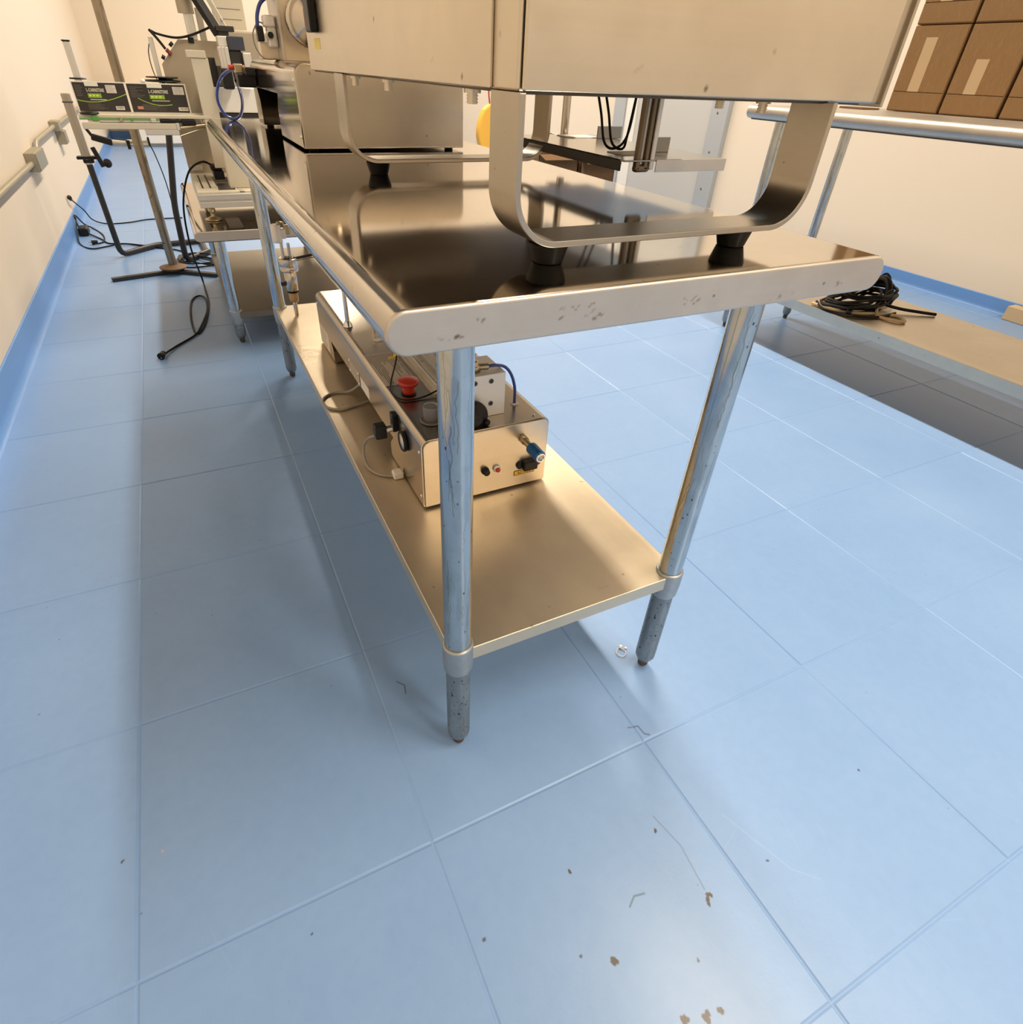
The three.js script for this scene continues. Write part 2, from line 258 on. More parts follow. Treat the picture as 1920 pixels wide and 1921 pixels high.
const noteYellow = S({ color: lin(0.8, 0.68, 0.22), roughness: 0.8 });
const yellowBag = S({ color: lin(0.78, 0.42, 0.05), roughness: 0.6 });
const brass = S({ color: lin(0.5, 0.42, 0.28), metalness: 1, roughness: 0.35 });
const amber = S({ color: lin(0.42, 0.28, 0.14), metalness: 0.3, roughness: 0.4 });
const green = S({ color: lin(0.1, 0.3, 0.05), roughness: 0.5 });
const card = S({ color: lin(1, 1, 1), map: rep(tCard, 3, 3), roughness: 0.85 });
const cardDark = S({ color: lin(0.8, 0.72, 0.66), map: rep(tCard, 3, 3), roughness: 0.85 });
const tape = S({ color: lin(0.4, 0.29, 0.175), roughness: 0.3 });
const paperWhite = S({ color: lin(0.78, 0.73, 0.65), roughness: 0.7 });
const wallPaint = S({ color: lin(0.68, 0.585, 0.47), roughness: 0.75, bumpMap: tFineBump, bumpScale: 0.0006 });
const ceilPaint = S({ color: lin(0.22, 0.215, 0.2), roughness: 0.85 });  // unseen ceiling, darkened to cut the light it bounces
const doorPaint = S({ color: lin(0.5, 0.49, 0.47), roughness: 0.45, metalness: 0.1 });
const doorFrame = S({ color: lin(0.42, 0.44, 0.46), roughness: 0.4, metalness: 0.25 });
const floorGeneral = P({ color: lin(1, 1, 1), map: tFloor, roughness: 0.42, bumpMap: tFineBump, bumpScale: 0.00012, clearcoat: 0.3, clearcoatRoughness: 0.26 });
const floorNear = P({ color: lin(1, 1, 1), map: tNear, roughness: 0.42, bumpMap: rep(tFineBump, 4, 4), bumpScale: 0.00025, clearcoat: 0.3, clearcoatRoughness: 0.26 });
const groutPaint = S({ color: lin(0.2, 0.35, 0.63), roughness: 0.45 });
const basePaint = S({ color: lin(0.12, 0.27, 0.58), roughness: 0.4, bumpMap: tFineBump, bumpScale: 0.0008 });

// ---------------------------------------------------------------- room shell
const RM = { x0: -0.39, x1: 4.215, z0: -10.35, z1: 6.0, h: 4.0 };
const T = 0.41;
{
  const floor = struct('floor', [sharp(RM.x0 - 0.2, RM.x1 + 0.2, -0.16, -0.0018, RM.z0 - 0.2, RM.z1 + 0.2)], groutPaint, 'painted blue tile floor of the packing room', 'floor');
  const R = rng(19), rest = [];
  const tileGeo = (x0, z0, near) => {
    const g = 0.0008, c = 0.0028, d = -0.0018, j = () => (R() - 0.5) * 0.0012, y = [j(), j(), j(), j()], dy = (R() - 0.5) * 0.0008;
    const x1 = x0 + T - g, z1 = z0 + T - g, O = [[x0 + g, z0 + g], [x1, z0 + g], [x1, z1], [x0 + g, z1]], I = [[x0 + g + c, z0 + g + c], [x1 - c, z0 + g + c], [x1 - c, z1 - c], [x0 + g + c, z1 - c]];
    const p = [], u = [], put = (v) => { p.push(...v); if (near) u.push((v[0] - NEAR.x0) / NEAR.s, (v[2] - NEAR.z0) / NEAR.s); else u.push(v[0] / 1.3, v[2] / 1.3); };
    const top = I.map(([x, z], i) => [x, y[i] * 0.6 + dy * 0.5 - 0.0003, z]), rim = O.map(([x, z]) => [x, d, z]);
    for (const k of [0, 2, 1, 0, 3, 2]) put(top[k]);
    for (let i = 0; i < 4; i++) { const k = (i + 1) % 4; for (const v of [rim[i], top[k], rim[k], rim[i], top[i], top[k]]) put(v); }
    const geo = new THREE.BufferGeometry(); geo.setAttribute('position', new THREE.Float32BufferAttribute(p, 3)); geo.setAttribute('uv', new THREE.Float32BufferAttribute(u, 2)); geo.computeVertexNormals(); return geo;
  };
  for (let v = -15; v <= 25; v++) for (let u = -1; u <= 10; u++) {
    const x0 = u * T, z0 = -(v + 1) * T;
    if (x0 + T > RM.x1 + 0.3 || z0 < RM.z0 - 0.3) continue;
    const seen = (v >= -2 && v <= 10) || (v > 10 && v <= 20 && u <= 0);
    const near = x0 >= NEAR.x0 - 1e-6 && x0 + T <= NEAR.x0 + NEAR.s + 1e-6 && z0 >= NEAR.z0 - 1e-6 && z0 + T <= NEAR.z0 + NEAR.s + 1e-6;
    const g = tileGeo(x0, z0, near);
    if (seen) part(floor, 'tile', g, near ? floorNear : floorGeneral); else rest.push(near ? tileGeo(x0, z0, false) : g);
  }
  const more = part(floor, 'tiles_beyond', rest, floorGeneral); more.userData.kind = 'stuff';
}
struct('ceiling', [sharp(RM.x0 - 0.2, RM.x1 + 0.2, RM.h, RM.h + 0.15, RM.z0 - 0.2, RM.z1 + 0.2)], ceilPaint, 'plain mid-grey ceiling above the packing room', 'ceiling');
struct('wall_left', [sharp(RM.x0 - 0.2, RM.x0, -0.1, RM.h, RM.z0 - 0.2, RM.z1 + 0.2)], wallPaint, 'long cream wall on the left with the conduit', 'wall');
struct('wall_right', [sharp(RM.x1, RM.x1 + 0.2, -0.1, RM.h, RM.z0 - 0.2, RM.z1 + 0.2)], wallPaint, 'long cream wall behind the stacked cartons', 'wall');
struct('wall_back', [sharp(RM.x0, RM.x1, -0.1, RM.h, RM.z0 - 0.2, RM.z0)], wallPaint, 'cream end wall far behind the machines', 'wall');
struct('wall_front', [sharp(RM.x0, RM.x1, -0.1, RM.h, RM.z1, RM.z1 + 0.2)], wallPaint, 'cream end wall behind the camera', 'wall');
function cove(len, hgt, foot) { // skirting section: upright band with a small coved foot
  const s = new THREE.Shape(); s.moveTo(0, -0.002); s.lineTo(foot, -0.002); s.quadraticCurveTo(0.007, 0.004, 0.006, foot); s.lineTo(0.006, hgt - 0.003); s.lineTo(0.003, hgt); s.lineTo(0, hgt); s.lineTo(0, -0.002);
  return smooth(extrude(s, len));
}
{
  const a = cove(RM.z1 - RM.z0, 0.112, 0.03); a.translate(RM.x0, 0, RM.z0); struct('baseboard_left', a, basePaint, 'blue painted skirting along the left wall', 'baseboard');
  for (const [n, z0, z1] of [['baseboard_right', -3.62, RM.z1], ['baseboard_right', RM.z0, -5.12]]) { const b = cove(z1 - z0, 0.075, 0.02); b.rotateY(Math.PI); b.translate(RM.x1, 0, z1); struct(n, b, basePaint, z1 > 0 ? 'blue painted skirting along the right wall beside the cartons' : 'blue painted skirting along the right wall beyond the grey door', 'baseboard'); }
  const c = cove(RM.x1 - RM.x0, 0.1, 0.02); c.rotateY(-Math.PI / 2); c.translate(RM.x1, 0, RM.z0); struct('baseboard_back', c, basePaint, 'blue painted skirting along the far end wall', 'baseboard');
}
{ // grey panelled door in the right wall
  const d = thing('door_1', 'pale grey panelled door in the right wall', 'door'); d.userData.kind = 'structure'; const x = RM.x1;
  part(d, 'panel', bb(x - 0.02, x + 0.005, 0.004, 2.2, -4.77, -3.8, 0.002), doorPaint);
  part(d, 'jamb', bb(x - 0.045, x, 0.004, 2.28, -3.8, -3.62, 0.004), doorFrame); part(d, 'jamb', bb(x - 0.045, x, 0.004, 2.28, -5.1, -4.93, 0.004), doorFrame);
  part(d, 'side_panel', bb(x - 0.03, x, 0.004, 2.2, -4.93, -4.77, 0.004), whitePlastic); part(d, 'head', bb(x - 0.045, x, 2.2, 2.3, -5.1, -3.62, 0.004), doorFrame);
  for (let i = 0; i < 7; i++) part(d, 'screw', lathe([[0, 0.004], [0.008, 0.003], [0.01, 0]], x - 0.045, 0.25 + i * 0.26, -3.72, 12, V3(-1, 0, 0)), aluDark);
}
{ // small timber batten at the foot of the right wall
  solo('batten', bb(4.13, 4.2, 0.0, 0.07, -1.2, -0.95, 0.003), S({ color: lin(0.55, 0.4, 0.24), roughness: 0.7 }), 'short pale timber batten at the foot of the right wall', 'batten');
}

// ---------------------------------------------------------------- ceiling lights
LAMP.z.forEach((z, i) => {
  const o = thing('ceiling_light', ['long strip light behind the camera', 'long strip light above the near tables', 'long strip light above the label machine', 'long strip light in the far half of the room', 'last strip light before the end wall'][i], 'light', [LAMP.x, LAMP.y, z], 0, 'strip lights in one row');
  part(o, 'housing', bb(-0.13, 0.13, 0.02, 0.1, -LAMP.len / 2 - 0.04, LAMP.len / 2 + 0.04, 0.006), whitePlastic);
  part(o, 'diffuser', sharp(-LAMP.w / 2, LAMP.w / 2, 0.006, 0.02, -LAMP.len / 2, LAMP.len / 2), S({ color: 0xffffff, emissive: lin(...LAMP.color), emissiveIntensity: 9, roughness: 0.6 }));
  const l = new THREE.RectAreaLight(lin(...LAMP.color), LAMP.intensity, LAMP.w, LAMP.len); l.name = 'strip_light_source'; l.position.set(LAMP.x, LAMP.y, z); l.lookAt(LAMP.x, 0, z); l.castShadow = true; scene.add(l);
});

// ---------------------------------------------------------------- work tables
function leg(parent, x, z, top, shelfY, k, notchDir) {
  const g = new THREE.CylinderGeometry(0.0206, 0.0206, top - shelfY, 32, 1, true); g.rotateY(k * 1.7); g.translate(x, (top + shelfY) / 2, z);
  const L = part(parent, 'leg', g, zinc[k % 2]);
  part(L, 'collar', lathe([[0.0207, 0.004], [0.0235, 0.004], [0.0245, 0.0], [0.0245, -0.028], [0.0232, -0.05], [0.0205, -0.056]].reverse(), x, shelfY + 0.002, z, 32), cast);
  part(L, 'lower_leg', lathe([[0, 0.018], [0.0135, 0.018], [0.0192, 0.03], [0.0196, 0.04], [0.0196, shelfY - 0.05]], x, 0, z, 32), zincLow);
  part(L, 'foot', lathe([[0, 0], [0.0085, 0], [0.0105, 0.004], [0.0105, 0.012], [0.009, 0.02], [0, 0.02]], x, 0.0008, z, 16), rust);
}
function workTable(name, label, o) {
  const t = thing(name, label, 'table'), { x0, x1, z0, z1, top, edge } = o, r = edge / 2 - 0.0005;
  const g = extrude(roundRect(x0, x1, top - edge, top, r, r, r, r), z1 - z0 - 0.006, 0.003); g.translate(0, 0, z0 + 0.003);
  part(t, 'tabletop', smooth(g), o.topMat ?? steelTop); part(t, 'underside_shade_pan', bb(x0 + 0.02, x1 - 0.02, top - edge - 0.004, top - edge + 0.0005, z0 + 0.012, z1 - 0.012, 0.001), o.pan ?? shadedGalv); for (const e of [0, 1]) { const cg = extrude(roundRect(x0 + 0.0006, x1 - 0.0006, top - edge + 0.0006, top - 0.0006, r - 0.0012, r - 0.0012, r - 0.0012, r - 0.0012), 0.0015, 0.0022, { bevelSegments: 3 }); cg.translate(0, 0, e ? z1 - 0.0025 : z0 - 0.0005); part(t, 'end_cap', smooth(cg), endSteel); }  // pan: added dark sheet, its colour carries the shade under the top
  const rc = 0.027, [a, b, c, d] = [o.sx0, o.sx1, o.sz0, o.sz1], s = new THREE.Shape();   // shelf with its corners cut round the legs
  s.moveTo(a + rc, -d); s.lineTo(b - rc, -d); s.absarc(b, -d, rc, Math.PI, Math.PI / 2, true); s.lineTo(b, -c - rc); s.absarc(b, -c, rc, 1.5 * Math.PI, Math.PI, true); s.lineTo(a + rc, -c); s.absarc(a, -c, rc, 0, -Math.PI / 2, true); s.lineTo(a, -d + rc); s.absarc(a, -d, rc, Math.PI / 2, 0, true);
  const sg = extrude(s, o.shelfT - 0.003, 0.0015); sg.rotateX(-Math.PI / 2); sg.translate(0, o.shelfY - o.shelfT + 0.0015, 0);
  part(t, 'undershelf', smooth(sg), o.shelfMat ?? steelShelf);
  o.legs.forEach(([x, z], i) => leg(t, x, z, top - edge - 0.003, o.shelfY, i + (o.k ?? 0)));
  return t;
}
workTable('work_table', 'long stainless work table in front carrying the sealing machine', { x0: 0.416, x1: 1.024, z0: -1.93, z1: -0.05, top: 0.8155, edge: 0.0395, sx0: 0.5, sx1: 0.942, sz0: -1.82, sz1: -0.13, shelfY: 0.262, shelfT: 0.027, legs: [[0.515, -0.145], [0.927, -0.145], [0.515, -1.807], [0.927, -1.807]] });
workTable('work_table', 'stainless work table on the right with cartons on top', { x0: 2.47, x1: 3.25, z0: -1.75, z1: 0.2, top: 0.897, edge: 0.045, sx0: 2.52, sx1: 2.98, sz0: -1.665, sz1: 0.1, shelfY: 0.245, shelfT: 0.04, legs: [[2.57, -1.65], [2.965, -1.63], [2.57, 0.08], [2.965, 0.08]].map(([x, z]) => [x, z]), k: 1, topMat: rightTop, shelfMat: steel, pan: panShade });
workTable('equipment_stand', 'low stainless equipment stand under the labelling machine', { x0: 0.298, x1: 0.95, z0: -3.3, z1: -2.15, top: 0.452, edge: 0.036, sx0: 0.36, sx1: 0.88, sz0: -3.22, sz1: -2.205, shelfY: 0.13, shelfT: 0.025, legs: [[0.381, -2.226], [0.865, -2.226], [0.381, -3.2], [0.865, -3.2]], topMat: steelTop, shelfMat: dimShelf, pan: panShade });

// ---------------------------------------------------------------- sealing machine on loop legs (front table)
{
  const t = thing('sealing_machine', 'big stainless sealing machine on flat-bar loop legs, nearest on the front table', 'machine');
  const yb = 0.956, yt = 1.44, X0 = 0.566, X1 = 0.998;
  part(t, 'housing', bb(X0, X1, yb, yt, -0.96, -0.1305, 0.003), steel);
  part(t, 'gasket', bb(X0 + 0.006, X1 - 0.004, yb + 0.004, yt - 0.004, -0.1306, -0.1268, 0.0005), blackRubber);
  part(t, 'front_panel', bb(X0 + 0.002, X1, yb + 0.001, yt, -0.127, -0.121, 0.0015), steel);
  part(t, 'side_panel', bb(X0 - 0.003, X0, yb + 0.001, yt - 0.002, -0.955, -0.178, 0.001), steel);
  part(t, 'bottom_shade_sheet', bb(X0 + 0.004, X1 - 0.003, yb - 0.0015, yb + 0.0005, -0.955, -0.134, 0.0005), underShade); part(t, 'side_flange', [bb(X1 + 0.001, X1 + 0.074, yb - 0.001, yt, -0.93, -0.166, 0.002), bb(X1 + 0.072, X1 + 0.077, yb - 0.004, yt, -0.93, -0.162, 0.001)], loopSteel);  // bottom sheet added: housing underside in shade, painted dark for the tabletop reflection
  for (const z of [-0.175, -0.775]) {
    const loop = new THREE.Shape(), xa = 0.563, xb = 0.943, y0 = 0.8345, y1 = yb, R = 0.048, w = 0.006;
    loop.moveTo(xa, y1); loop.lineTo(xa, y0 + R); loop.absarc(xa + R, y0 + R, R, Math.PI, 1.5 * Math.PI); loop.lineTo(xb - R, y0); loop.absarc(xb - R, y0 + R, R, -Math.PI / 2, 0); loop.lineTo(xb, y1);
    loop.lineTo(xb - w, y1); loop.lineTo(xb - w, y0 + R); loop.absarc(xb - R, y0 + R, R - w, 0, -Math.PI / 2, true); loop.lineTo(xa + R, y0 + w); loop.absarc(xa + R, y0 + R, R - w, 1.5 * Math.PI, Math.PI, true); loop.lineTo(xa + w, y1);
    const g = extrude(loop, 0.055, 0.0008, { curveSegments: 20 }); g.translate(0, 0, z); const L = part(t, 'loop_leg', smooth(g), loopSteel);
    for (const x of [0.617, 0.867]) part(L, 'rubber_foot', lathe([[0, 0], [0.0148, 0], [0.0157, 0.001], [0.0205, 0.017], [0.0205, 0.0189], [0, 0.0189]], x, 0.8156, z + 0.03, 28), blackRubber);
  }
  for (const [x, z] of [[0.578, -0.25], [0.578, -0.53], [0.578, -0.70], [0.92, -0.2], [0.93, -0.28]]) part(t, 'bolt', [vrod(x, z, yb - 0.005, yb, 0.0085, 0.0085, 6), vrod(x, z, yb - 0.014, yb, 0.005, 0.005, 12), ...[0, 1, 2].map((k) => vrod(x, z, yb - 0.013 + k * 0.0026, yb - 0.0118 + k * 0.0026, 0.0057, 0.0057, 12))], steel);
  const sw = part(t, 'power_switch', bb(X0 - 0.016, X0 - 0.003, 1.008, 1.058, -0.893, -0.853, 0.003), blackPlastic);
  part(sw, 'rocker', bb(X0 - 0.015, X0 - 0.006, 1.016, 1.04, -0.902, -0.892, 0.002), redPlastic, 'red rocker');
  part(t, 'sticky_note', quad(V3(X0 - 0.003, 0.986, -0.895), V3(X0 - 0.003, 0.986, -0.85), V3(X0 - 0.003, 1.001, -0.85), V3(X0 - 0.003, 1.001, -0.895), 0.0004), noteYellow, 'small yellow sticky note');
  // carriage tray under the housing
  const tr = part(t, 'tray', bb(0.93, 1.14, 0.8625, 0.8652, -0.87, -0.46, 0.001), traySteel);
  part(tr, 'side_lip', bb(0.93, 0.9325, 0.849, 0.8652, -0.87, -0.47, 0.001), blackMetal); part(tr, 'front_lip', bb(0.992, 1.14, 0.8475, 0.8655, -0.4605, -0.458, 0.001), steelEdge);
  part(tr, 'stop_plate', bb(1.09, 1.15, 0.8652, 0.887, -0.782, -0.779, 0.001), aluDark); part(tr, 'stop_plate', bb(1.02, 1.092, 0.8652, 0.888, -0.556, -0.553, 0.001), aluDark);
  part(tr, 'shim_card', bb(1.03, 1.1, 0.8652, 0.867, -0.84, -0.79, 0.0005), paperWhite); part(tr, 'shim_card', bb(0.965, 1.03, 0.8652, 0.867, -0.56, -0.515, 0.0005), paperWhite);
  part(t, 'slide_bar', [bb(0.957, 0.965, 0.85, yb, -0.474, -0.464, 0.002), bb(0.973, 0.981, 0.85, yb, -0.474, -0.464, 0.002), bb(0.957, 0.985, 0.847, 0.858, -0.476, -0.464, 0.004)], brownSteel); part(t, 'slide_insert', bb(0.965, 0.973, 0.857, yb, -0.476, -0.469, 0.001), alu);
  part(t, 'slide_bar', bb(0.9815, 0.99, 0.851, yb, -0.476, -0.461, 0.002), alu);
  part(t, 'tray_post', vrod(1.075, -0.885, 0.85, yb + 0.02, 0.0085), steelBright); part(tr, 'post_lug', bb(1.05, 1.1, 0.8625, 0.8652, -0.91, -0.865, 0.001), steelTop); part(t, 'post_arm', bb(X1 - 0.01, 1.1, yb + 0.004, yb + 0.02, -0.9, -0.87, 0.002), steel);
  for (const [a, b, s] of [[0.93, 1.0, 0.035], [0.945, 1.0, 0.025]]) part(t, 'cable', tube([[a, yb, -0.56], [a + 0.014, 0.92, -0.56], [a + 0.024, 0.88, -0.555], [a + 0.04, 0.869 + s * 0.1, -0.545], [b - 0.012, 0.892, -0.54], [b, yb, -0.545]], 0.0021, 50, 8), blackRubber);
}

// ---------------------------------------------------------------- fillers: a low bent-sheet housing with an arched opening in the side
function fillerHousing(t, b) {
  const { x0, x1, zn, zf, yb, yt, r, arch } = b, ev = new Evaluator(); ev.attributes = ['position', 'normal']; ev.useGroups = false;
  const prep = (g) => { const c = clean(g); c.deleteAttribute('uv'); return new Brush(c); };
  const outer = extrude(roundRect(x0, x1, yb, yt, 0.002, 0.002, r, r), zn - zf, 0, { curveSegments: 10 }); outer.translate(0, 0, zf);
  const A = prep(outer), cut = new THREE.Shape(), k = Math.min(0.03, arch.h * 0.4); cut.moveTo(-arch.z1, yb - 0.02); cut.lineTo(-arch.z0, yb - 0.02); cut.lineTo(-arch.z0, yb + arch.h - k); cut.lineTo(-arch.z0 - k, yb + arch.h); cut.lineTo(-arch.z1 + k, yb + arch.h); cut.lineTo(-arch.z1, yb + arch.h - k); cut.lineTo(-arch.z1, yb - 0.02);
  const cg = extrude(cut, (x1 - x0) * 0.86); cg.rotateY(Math.PI / 2); cg.translate(x0 - 0.01, 0, 0);
  A.updateMatrixWorld(); const B = prep(cg); B.updateMatrixWorld();
  const g = ev.evaluate(A, B, SUBTRACTION).geometry; const out = new THREE.BufferGeometry(); const src = g.index ? g.toNonIndexed() : g;
  out.setAttribute('position', src.attributes.position); out.setAttribute('normal', src.attributes.normal);
  part(t, 'housing', boxUV(out), b.mat ?? steelBright);
  const e = extrude(roundRect(x0 + 0.003, x1 - 0.003, yb + 0.002, yt - 0.003, 0.001, 0.001, r - 0.002, r - 0.002), 0.0025, 0.0006); e.translate(0, 0, zn + 0.0012); part(t, 'end_panel', smooth(e), b.endMat ?? endPanel);
  const gk = extrude(roundRect(x0 + 0.005, x1 - 0.005, yb + 0.003, yt - 0.005, 0.001, 0.001, r - 0.003, r - 0.003), 0.0014); gk.translate(0, 0, zn); part(t, 'seam', smooth(gk), blackRubber);
  for (const [x, z] of [[x0 + 0.025, zn - 0.03], [x1 - 0.025, zn - 0.03], [x0 + 0.025, zf + 0.03], [x1 - 0.025, zf + 0.03]]) part(t, 'foot_pad', vrod(x, z, yb - 0.004, yb + 0.001, 0.01, 0.01, 14), blackRubber);
  for (const [y, z] of [[yb + 0.02, zn - 0.012], [yt - 0.03, zn - 0.012], [yt - 0.03, zf + 0.012]]) part(t, 'screw', lathe([[0, 0.0025], [0.003, 0.0018], [0.004, 0]], x0, y, z, 10, V3(-1, 0, 0)), chrome);
}
{ // filler on the undershelf
  const t = thing('filling_machine', 'low stainless filling machine with red stop button on the front table undershelf', 'machine');
  const B = { x0: 0.584, x1: 0.858, zn: -0.489, zf: -1.43, yb: 0.2665, yt: 0.418, r: 0.017, arch: { z0: -0.7, z1: -1.25, h: 0.058 }, mat: satinSteel };
  fillerHousing(t, B); const Y = B.yt, Zf = B.zn + 0.0047;
  part(t, 'stop_button', [lathe([[0, 0], [0.011, 0], [0.0135, 0.002], [0.0135, 0.014], [0.0145, 0.016], [0.0145, 0.019], [0.021, 0.021], [0.0225, 0.026], [0.0205, 0.0305], [0.008, 0.0325], [0, 0.033]], 0.628, Y + 0.001, -0.686, 32)], redPlastic, 'red mushroom stop button');
  part(t, 'button_collar', lathe([[0.0, 0], [0.016, 0], [0.016, 0.003], [0, 0.0035]], 0.628, Y, -0.686), blackPlastic);
  const kn = part(t, 'knob', lathe([[0, 0.002], [0.0155, 0.002], [0.0155, 0.031], [0.014, 0.034], [0.008, 0.0335], [0, 0.033]], 0.63, Y, -0.556, 32), clearGrey, 'grey translucent switch cover'); part(kn, 'base_ring', lathe([[0, 0], [0.022, 0], [0.0225, 0.003], [0.019, 0.006], [0, 0.006]], 0.63, Y, -0.556, 32), greyPlastic); part(kn, 'inner_cap', lathe([[0, 0.006], [0.01, 0.006], [0.01, 0.025], [0, 0.026]], 0.63, Y, -0.556, 20), greyPlastic);
  part(t, 'instruction_label', quad(V3(0.592, Y, -0.735), V3(0.664, Y, -0.735), V3(0.664, Y, -0.913), V3(0.592, Y, -0.913), 0.0004), S({ map: tInstr, roughness: 0.5 }), 'grey printed instruction label');
  part(t, 'slide_plate', bb(0.674, 0.745, Y, Y + 0.004, -1.2, -0.655, 0.001), steel);
  part(t, 'guide_rail', bb(0.686, 0.691, Y + 0.004, Y + 0.016, -1.2, -0.6, 0.001), chrome); part(t, 'guide_rail', bb(0.707, 0.712, Y + 0.004, Y + 0.016, -1.2, -0.6, 0.001), chrome);
  part(t, 'post', [vrod(0.606, -1.115, Y, Y + 0.14, 0.0052)], chrome); part(t, 'post_base', lathe([[0, 0], [0.0125, 0], [0.0125, 0.002], [0.008, 0.012], [0.0055, 0.014]], 0.606, Y, -1.115), chrome);
  part(t, 'post', vrod(0.655, -1.045, Y, Y + 0.03, 0.005), chrome);
  part(t, 'slotted_disc', lathe([[0, 0], [0.012, 0], [0.012, 0.0012], [0.0095, 0.0016], [0.0085, 0.001], [0, 0.001]], 0.651, Y, -0.997), whitePlastic);
  const blk = part(t, 'valve_block', bb(0.7, 0.777, Y, 0.507, -0.62, -0.532, 0.0012), anodized, 'pale anodised block');
  for (const [x, y] of [[0.746, 0.493], [0.746, 0.446], [0.712, 0.493]]) { const s = part(blk, 'socket_screw', lathe([[0.0036, 0], [0.0036, 0.0012], [0.0048, 0.0012], [0.0052, 0.0005], [0.0052, 0]].reverse(), x, y, -0.532, 18, V3(0, 0, 1)), aluDark); part(blk, 'socket_recess', lathe([[0, 0.0002], [0.002, 0.0002], [0.002, 0.0007], [0.0036, 0.0007], [0.0036, 0]], x, y, -0.532, 12, V3(0, 0, 1)), blackMetal); void s; }
  part(t, 'flow_valve', [lathe([[0, 0], [0.012, 0], [0.012, 0.01], [0.0105, 0.013], [0.009, 0.013], [0.009, 0.02], [0.0065, 0.022], [0.003, 0.023], [0.003, 0.03], [0.0045, 0.031], [0.0045, 0.036], [0, 0.0365]], 0.72, 0.507, -0.556, 20), rod(V3(0.726, 0.515, -0.556), V3(0.748, 0.515, -0.552), 0.0065, 0.0065, 6)], brass);
  part(t, 'air_hose', tube([[0.746, 0.515, -0.5525], [0.768, 0.513, -0.555], [0.79, 0.503, -0.56], [0.806, 0.482, -0.563], [0.815, 0.452, -0.563], [0.815, Y, -0.561]], 0.0031, 60, 10), bluePU, 'blue air hose');
  part(t, 'grommet', lathe([[0.0032, 0], [0.0085, 0], [0.0085, 0.0016], [0.006, 0.003], [0.0032, 0.003]], 0.815, Y, -0.561, 20), whitePlastic);
  part(t, 'cable_tie', [bb(0.775, 0.79, 0.468, 0.482, -0.606, -0.6, 0.002), tube([[0.778, 0.45, -0.6], [0.79, 0.462, -0.6], [0.797, 0.452, -0.6], [0.788, 0.44, -0.602], [0.778, 0.436, -0.6]], 0.0016, 24, 6)], yellow, 'yellow tag on a wire');
  part(t, 'handwheel', [lathe([[0, -0.008], [0.029, -0.008], [0.033, -0.004], [0.033, 0.004], [0.029, 0.009], [0.014, 0.013], [0.012, 0.02], [0, 0.021]], 0.698, 0.434, -0.512, 32, V3(0.1, 0.1, 1)), lathe([[0, 0], [0.006, 0], [0.006, 0.012], [0, 0.013]], 0.722, 0.424, -0.508, 14, V3(0.2, 0.1, 1))], blackPlastic, 'black handwheel');
  part(t, 'signal_wire', tube([[0.663, 0.47, -0.865], [0.645, 0.44, -0.82], [0.606, Y + 0.004, -0.74], [0.594, Y + 0.003, -0.692], [0.607, Y + 0.003, -0.655], [0.645, Y + 0.003, -0.652], [0.69, Y + 0.01, -0.662]], 0.0019, 60, 8), blackRubber); part(t, 'wire_tag', [bb(0.643, 0.652, 0.44, 0.447, -0.835, -0.826, 0.001), bb(0.63, 0.645, 0.437, 0.441, -0.834, -0.828, 0.001)], yellow);
  // front end fittings
  const cp = part(t, 'air_coupler', lathe([[0, 0.035], [0.011, 0.035], [0.0122, 0.037], [0.0122, 0.05], [0.0112, 0.052], [0.0122, 0.054], [0.0122, 0.07], [0.011, 0.073], [0.0062, 0.073], [0.0062, 0.06]], 0.797, 0.381, Zf, 24, V3(0.02, -0.05, 1)), blueAnod, 'blue quick coupler'); part(cp, 'nipple', lathe([[0, 0], [0.0085, 0], [0.0085, 0.012], [0.0065, 0.014], [0.0065, 0.036], [0, 0.036]], 0.797, 0.381, Zf, 20, V3(0.02, -0.05, 1)), brass); part(cp, 'mouth', lathe([[0.0098, 0.0732], [0.0098, 0.0745], [0.0055, 0.0745], [0.005, 0.062], [0, 0.061]].reverse(), 0.797, 0.381, Zf, 20, V3(0.02, -0.05, 1)), chrome);
  part(t, 'power_inlet', [bb(0.799, 0.831, 0.307, 0.329, Zf, Zf + 0.014, 0.003), lathe([[0, 0], [0.009, 0], [0.009, 0.003], [0, 0.0035]], 0.795, 0.318, Zf, 18, V3(0, 0, 1)), lathe([[0, 0], [0.009, 0], [0.009, 0.003], [0, 0.0035]], 0.835, 0.318, Zf, 18, V3(0, 0, 1))], blackPlastic);
  part(t, 'fuse_holder', lathe([[0, 0], [0.0085, 0], [0.0085, 0.003], [0.0068, 0.004], [0.0068, 0.011], [0.003, 0.012], [0, 0.011]], 0.715, 0.324, Zf, 20, V3(0, 0, 1)), blackPlastic); part(t, 'indicator', [lathe([[0, 0.006], [0.0052, 0.006], [0.0045, 0.0105], [0, 0.0115]], 0.7405, 0.324, Zf, 20, V3(0, 0, 1))], redPlastic, 'red indicator'); part(t, 'indicator_ring', lathe([[0, 0], [0.008, 0], [0.008, 0.003], [0.006, 0.0065], [0, 0.0065]], 0.7405, 0.324, Zf, 20, V3(0, 0, 1)), alu);
  part(t, 'voltage_label', quad(V3(0.782, 0.2935, Zf), V3(0.83, 0.2935, Zf), V3(0.83, 0.305, Zf), V3(0.782, 0.305, Zf), 0.0003), S({ map: tAC, roughness: 0.45 }), 'yellow AC voltage label');
  part(t, 'top_screw', lathe([[0, 0.002], [0.0028, 0.0018], [0.0038, 0]], 0.828, Y, -0.502, 12), chrome);
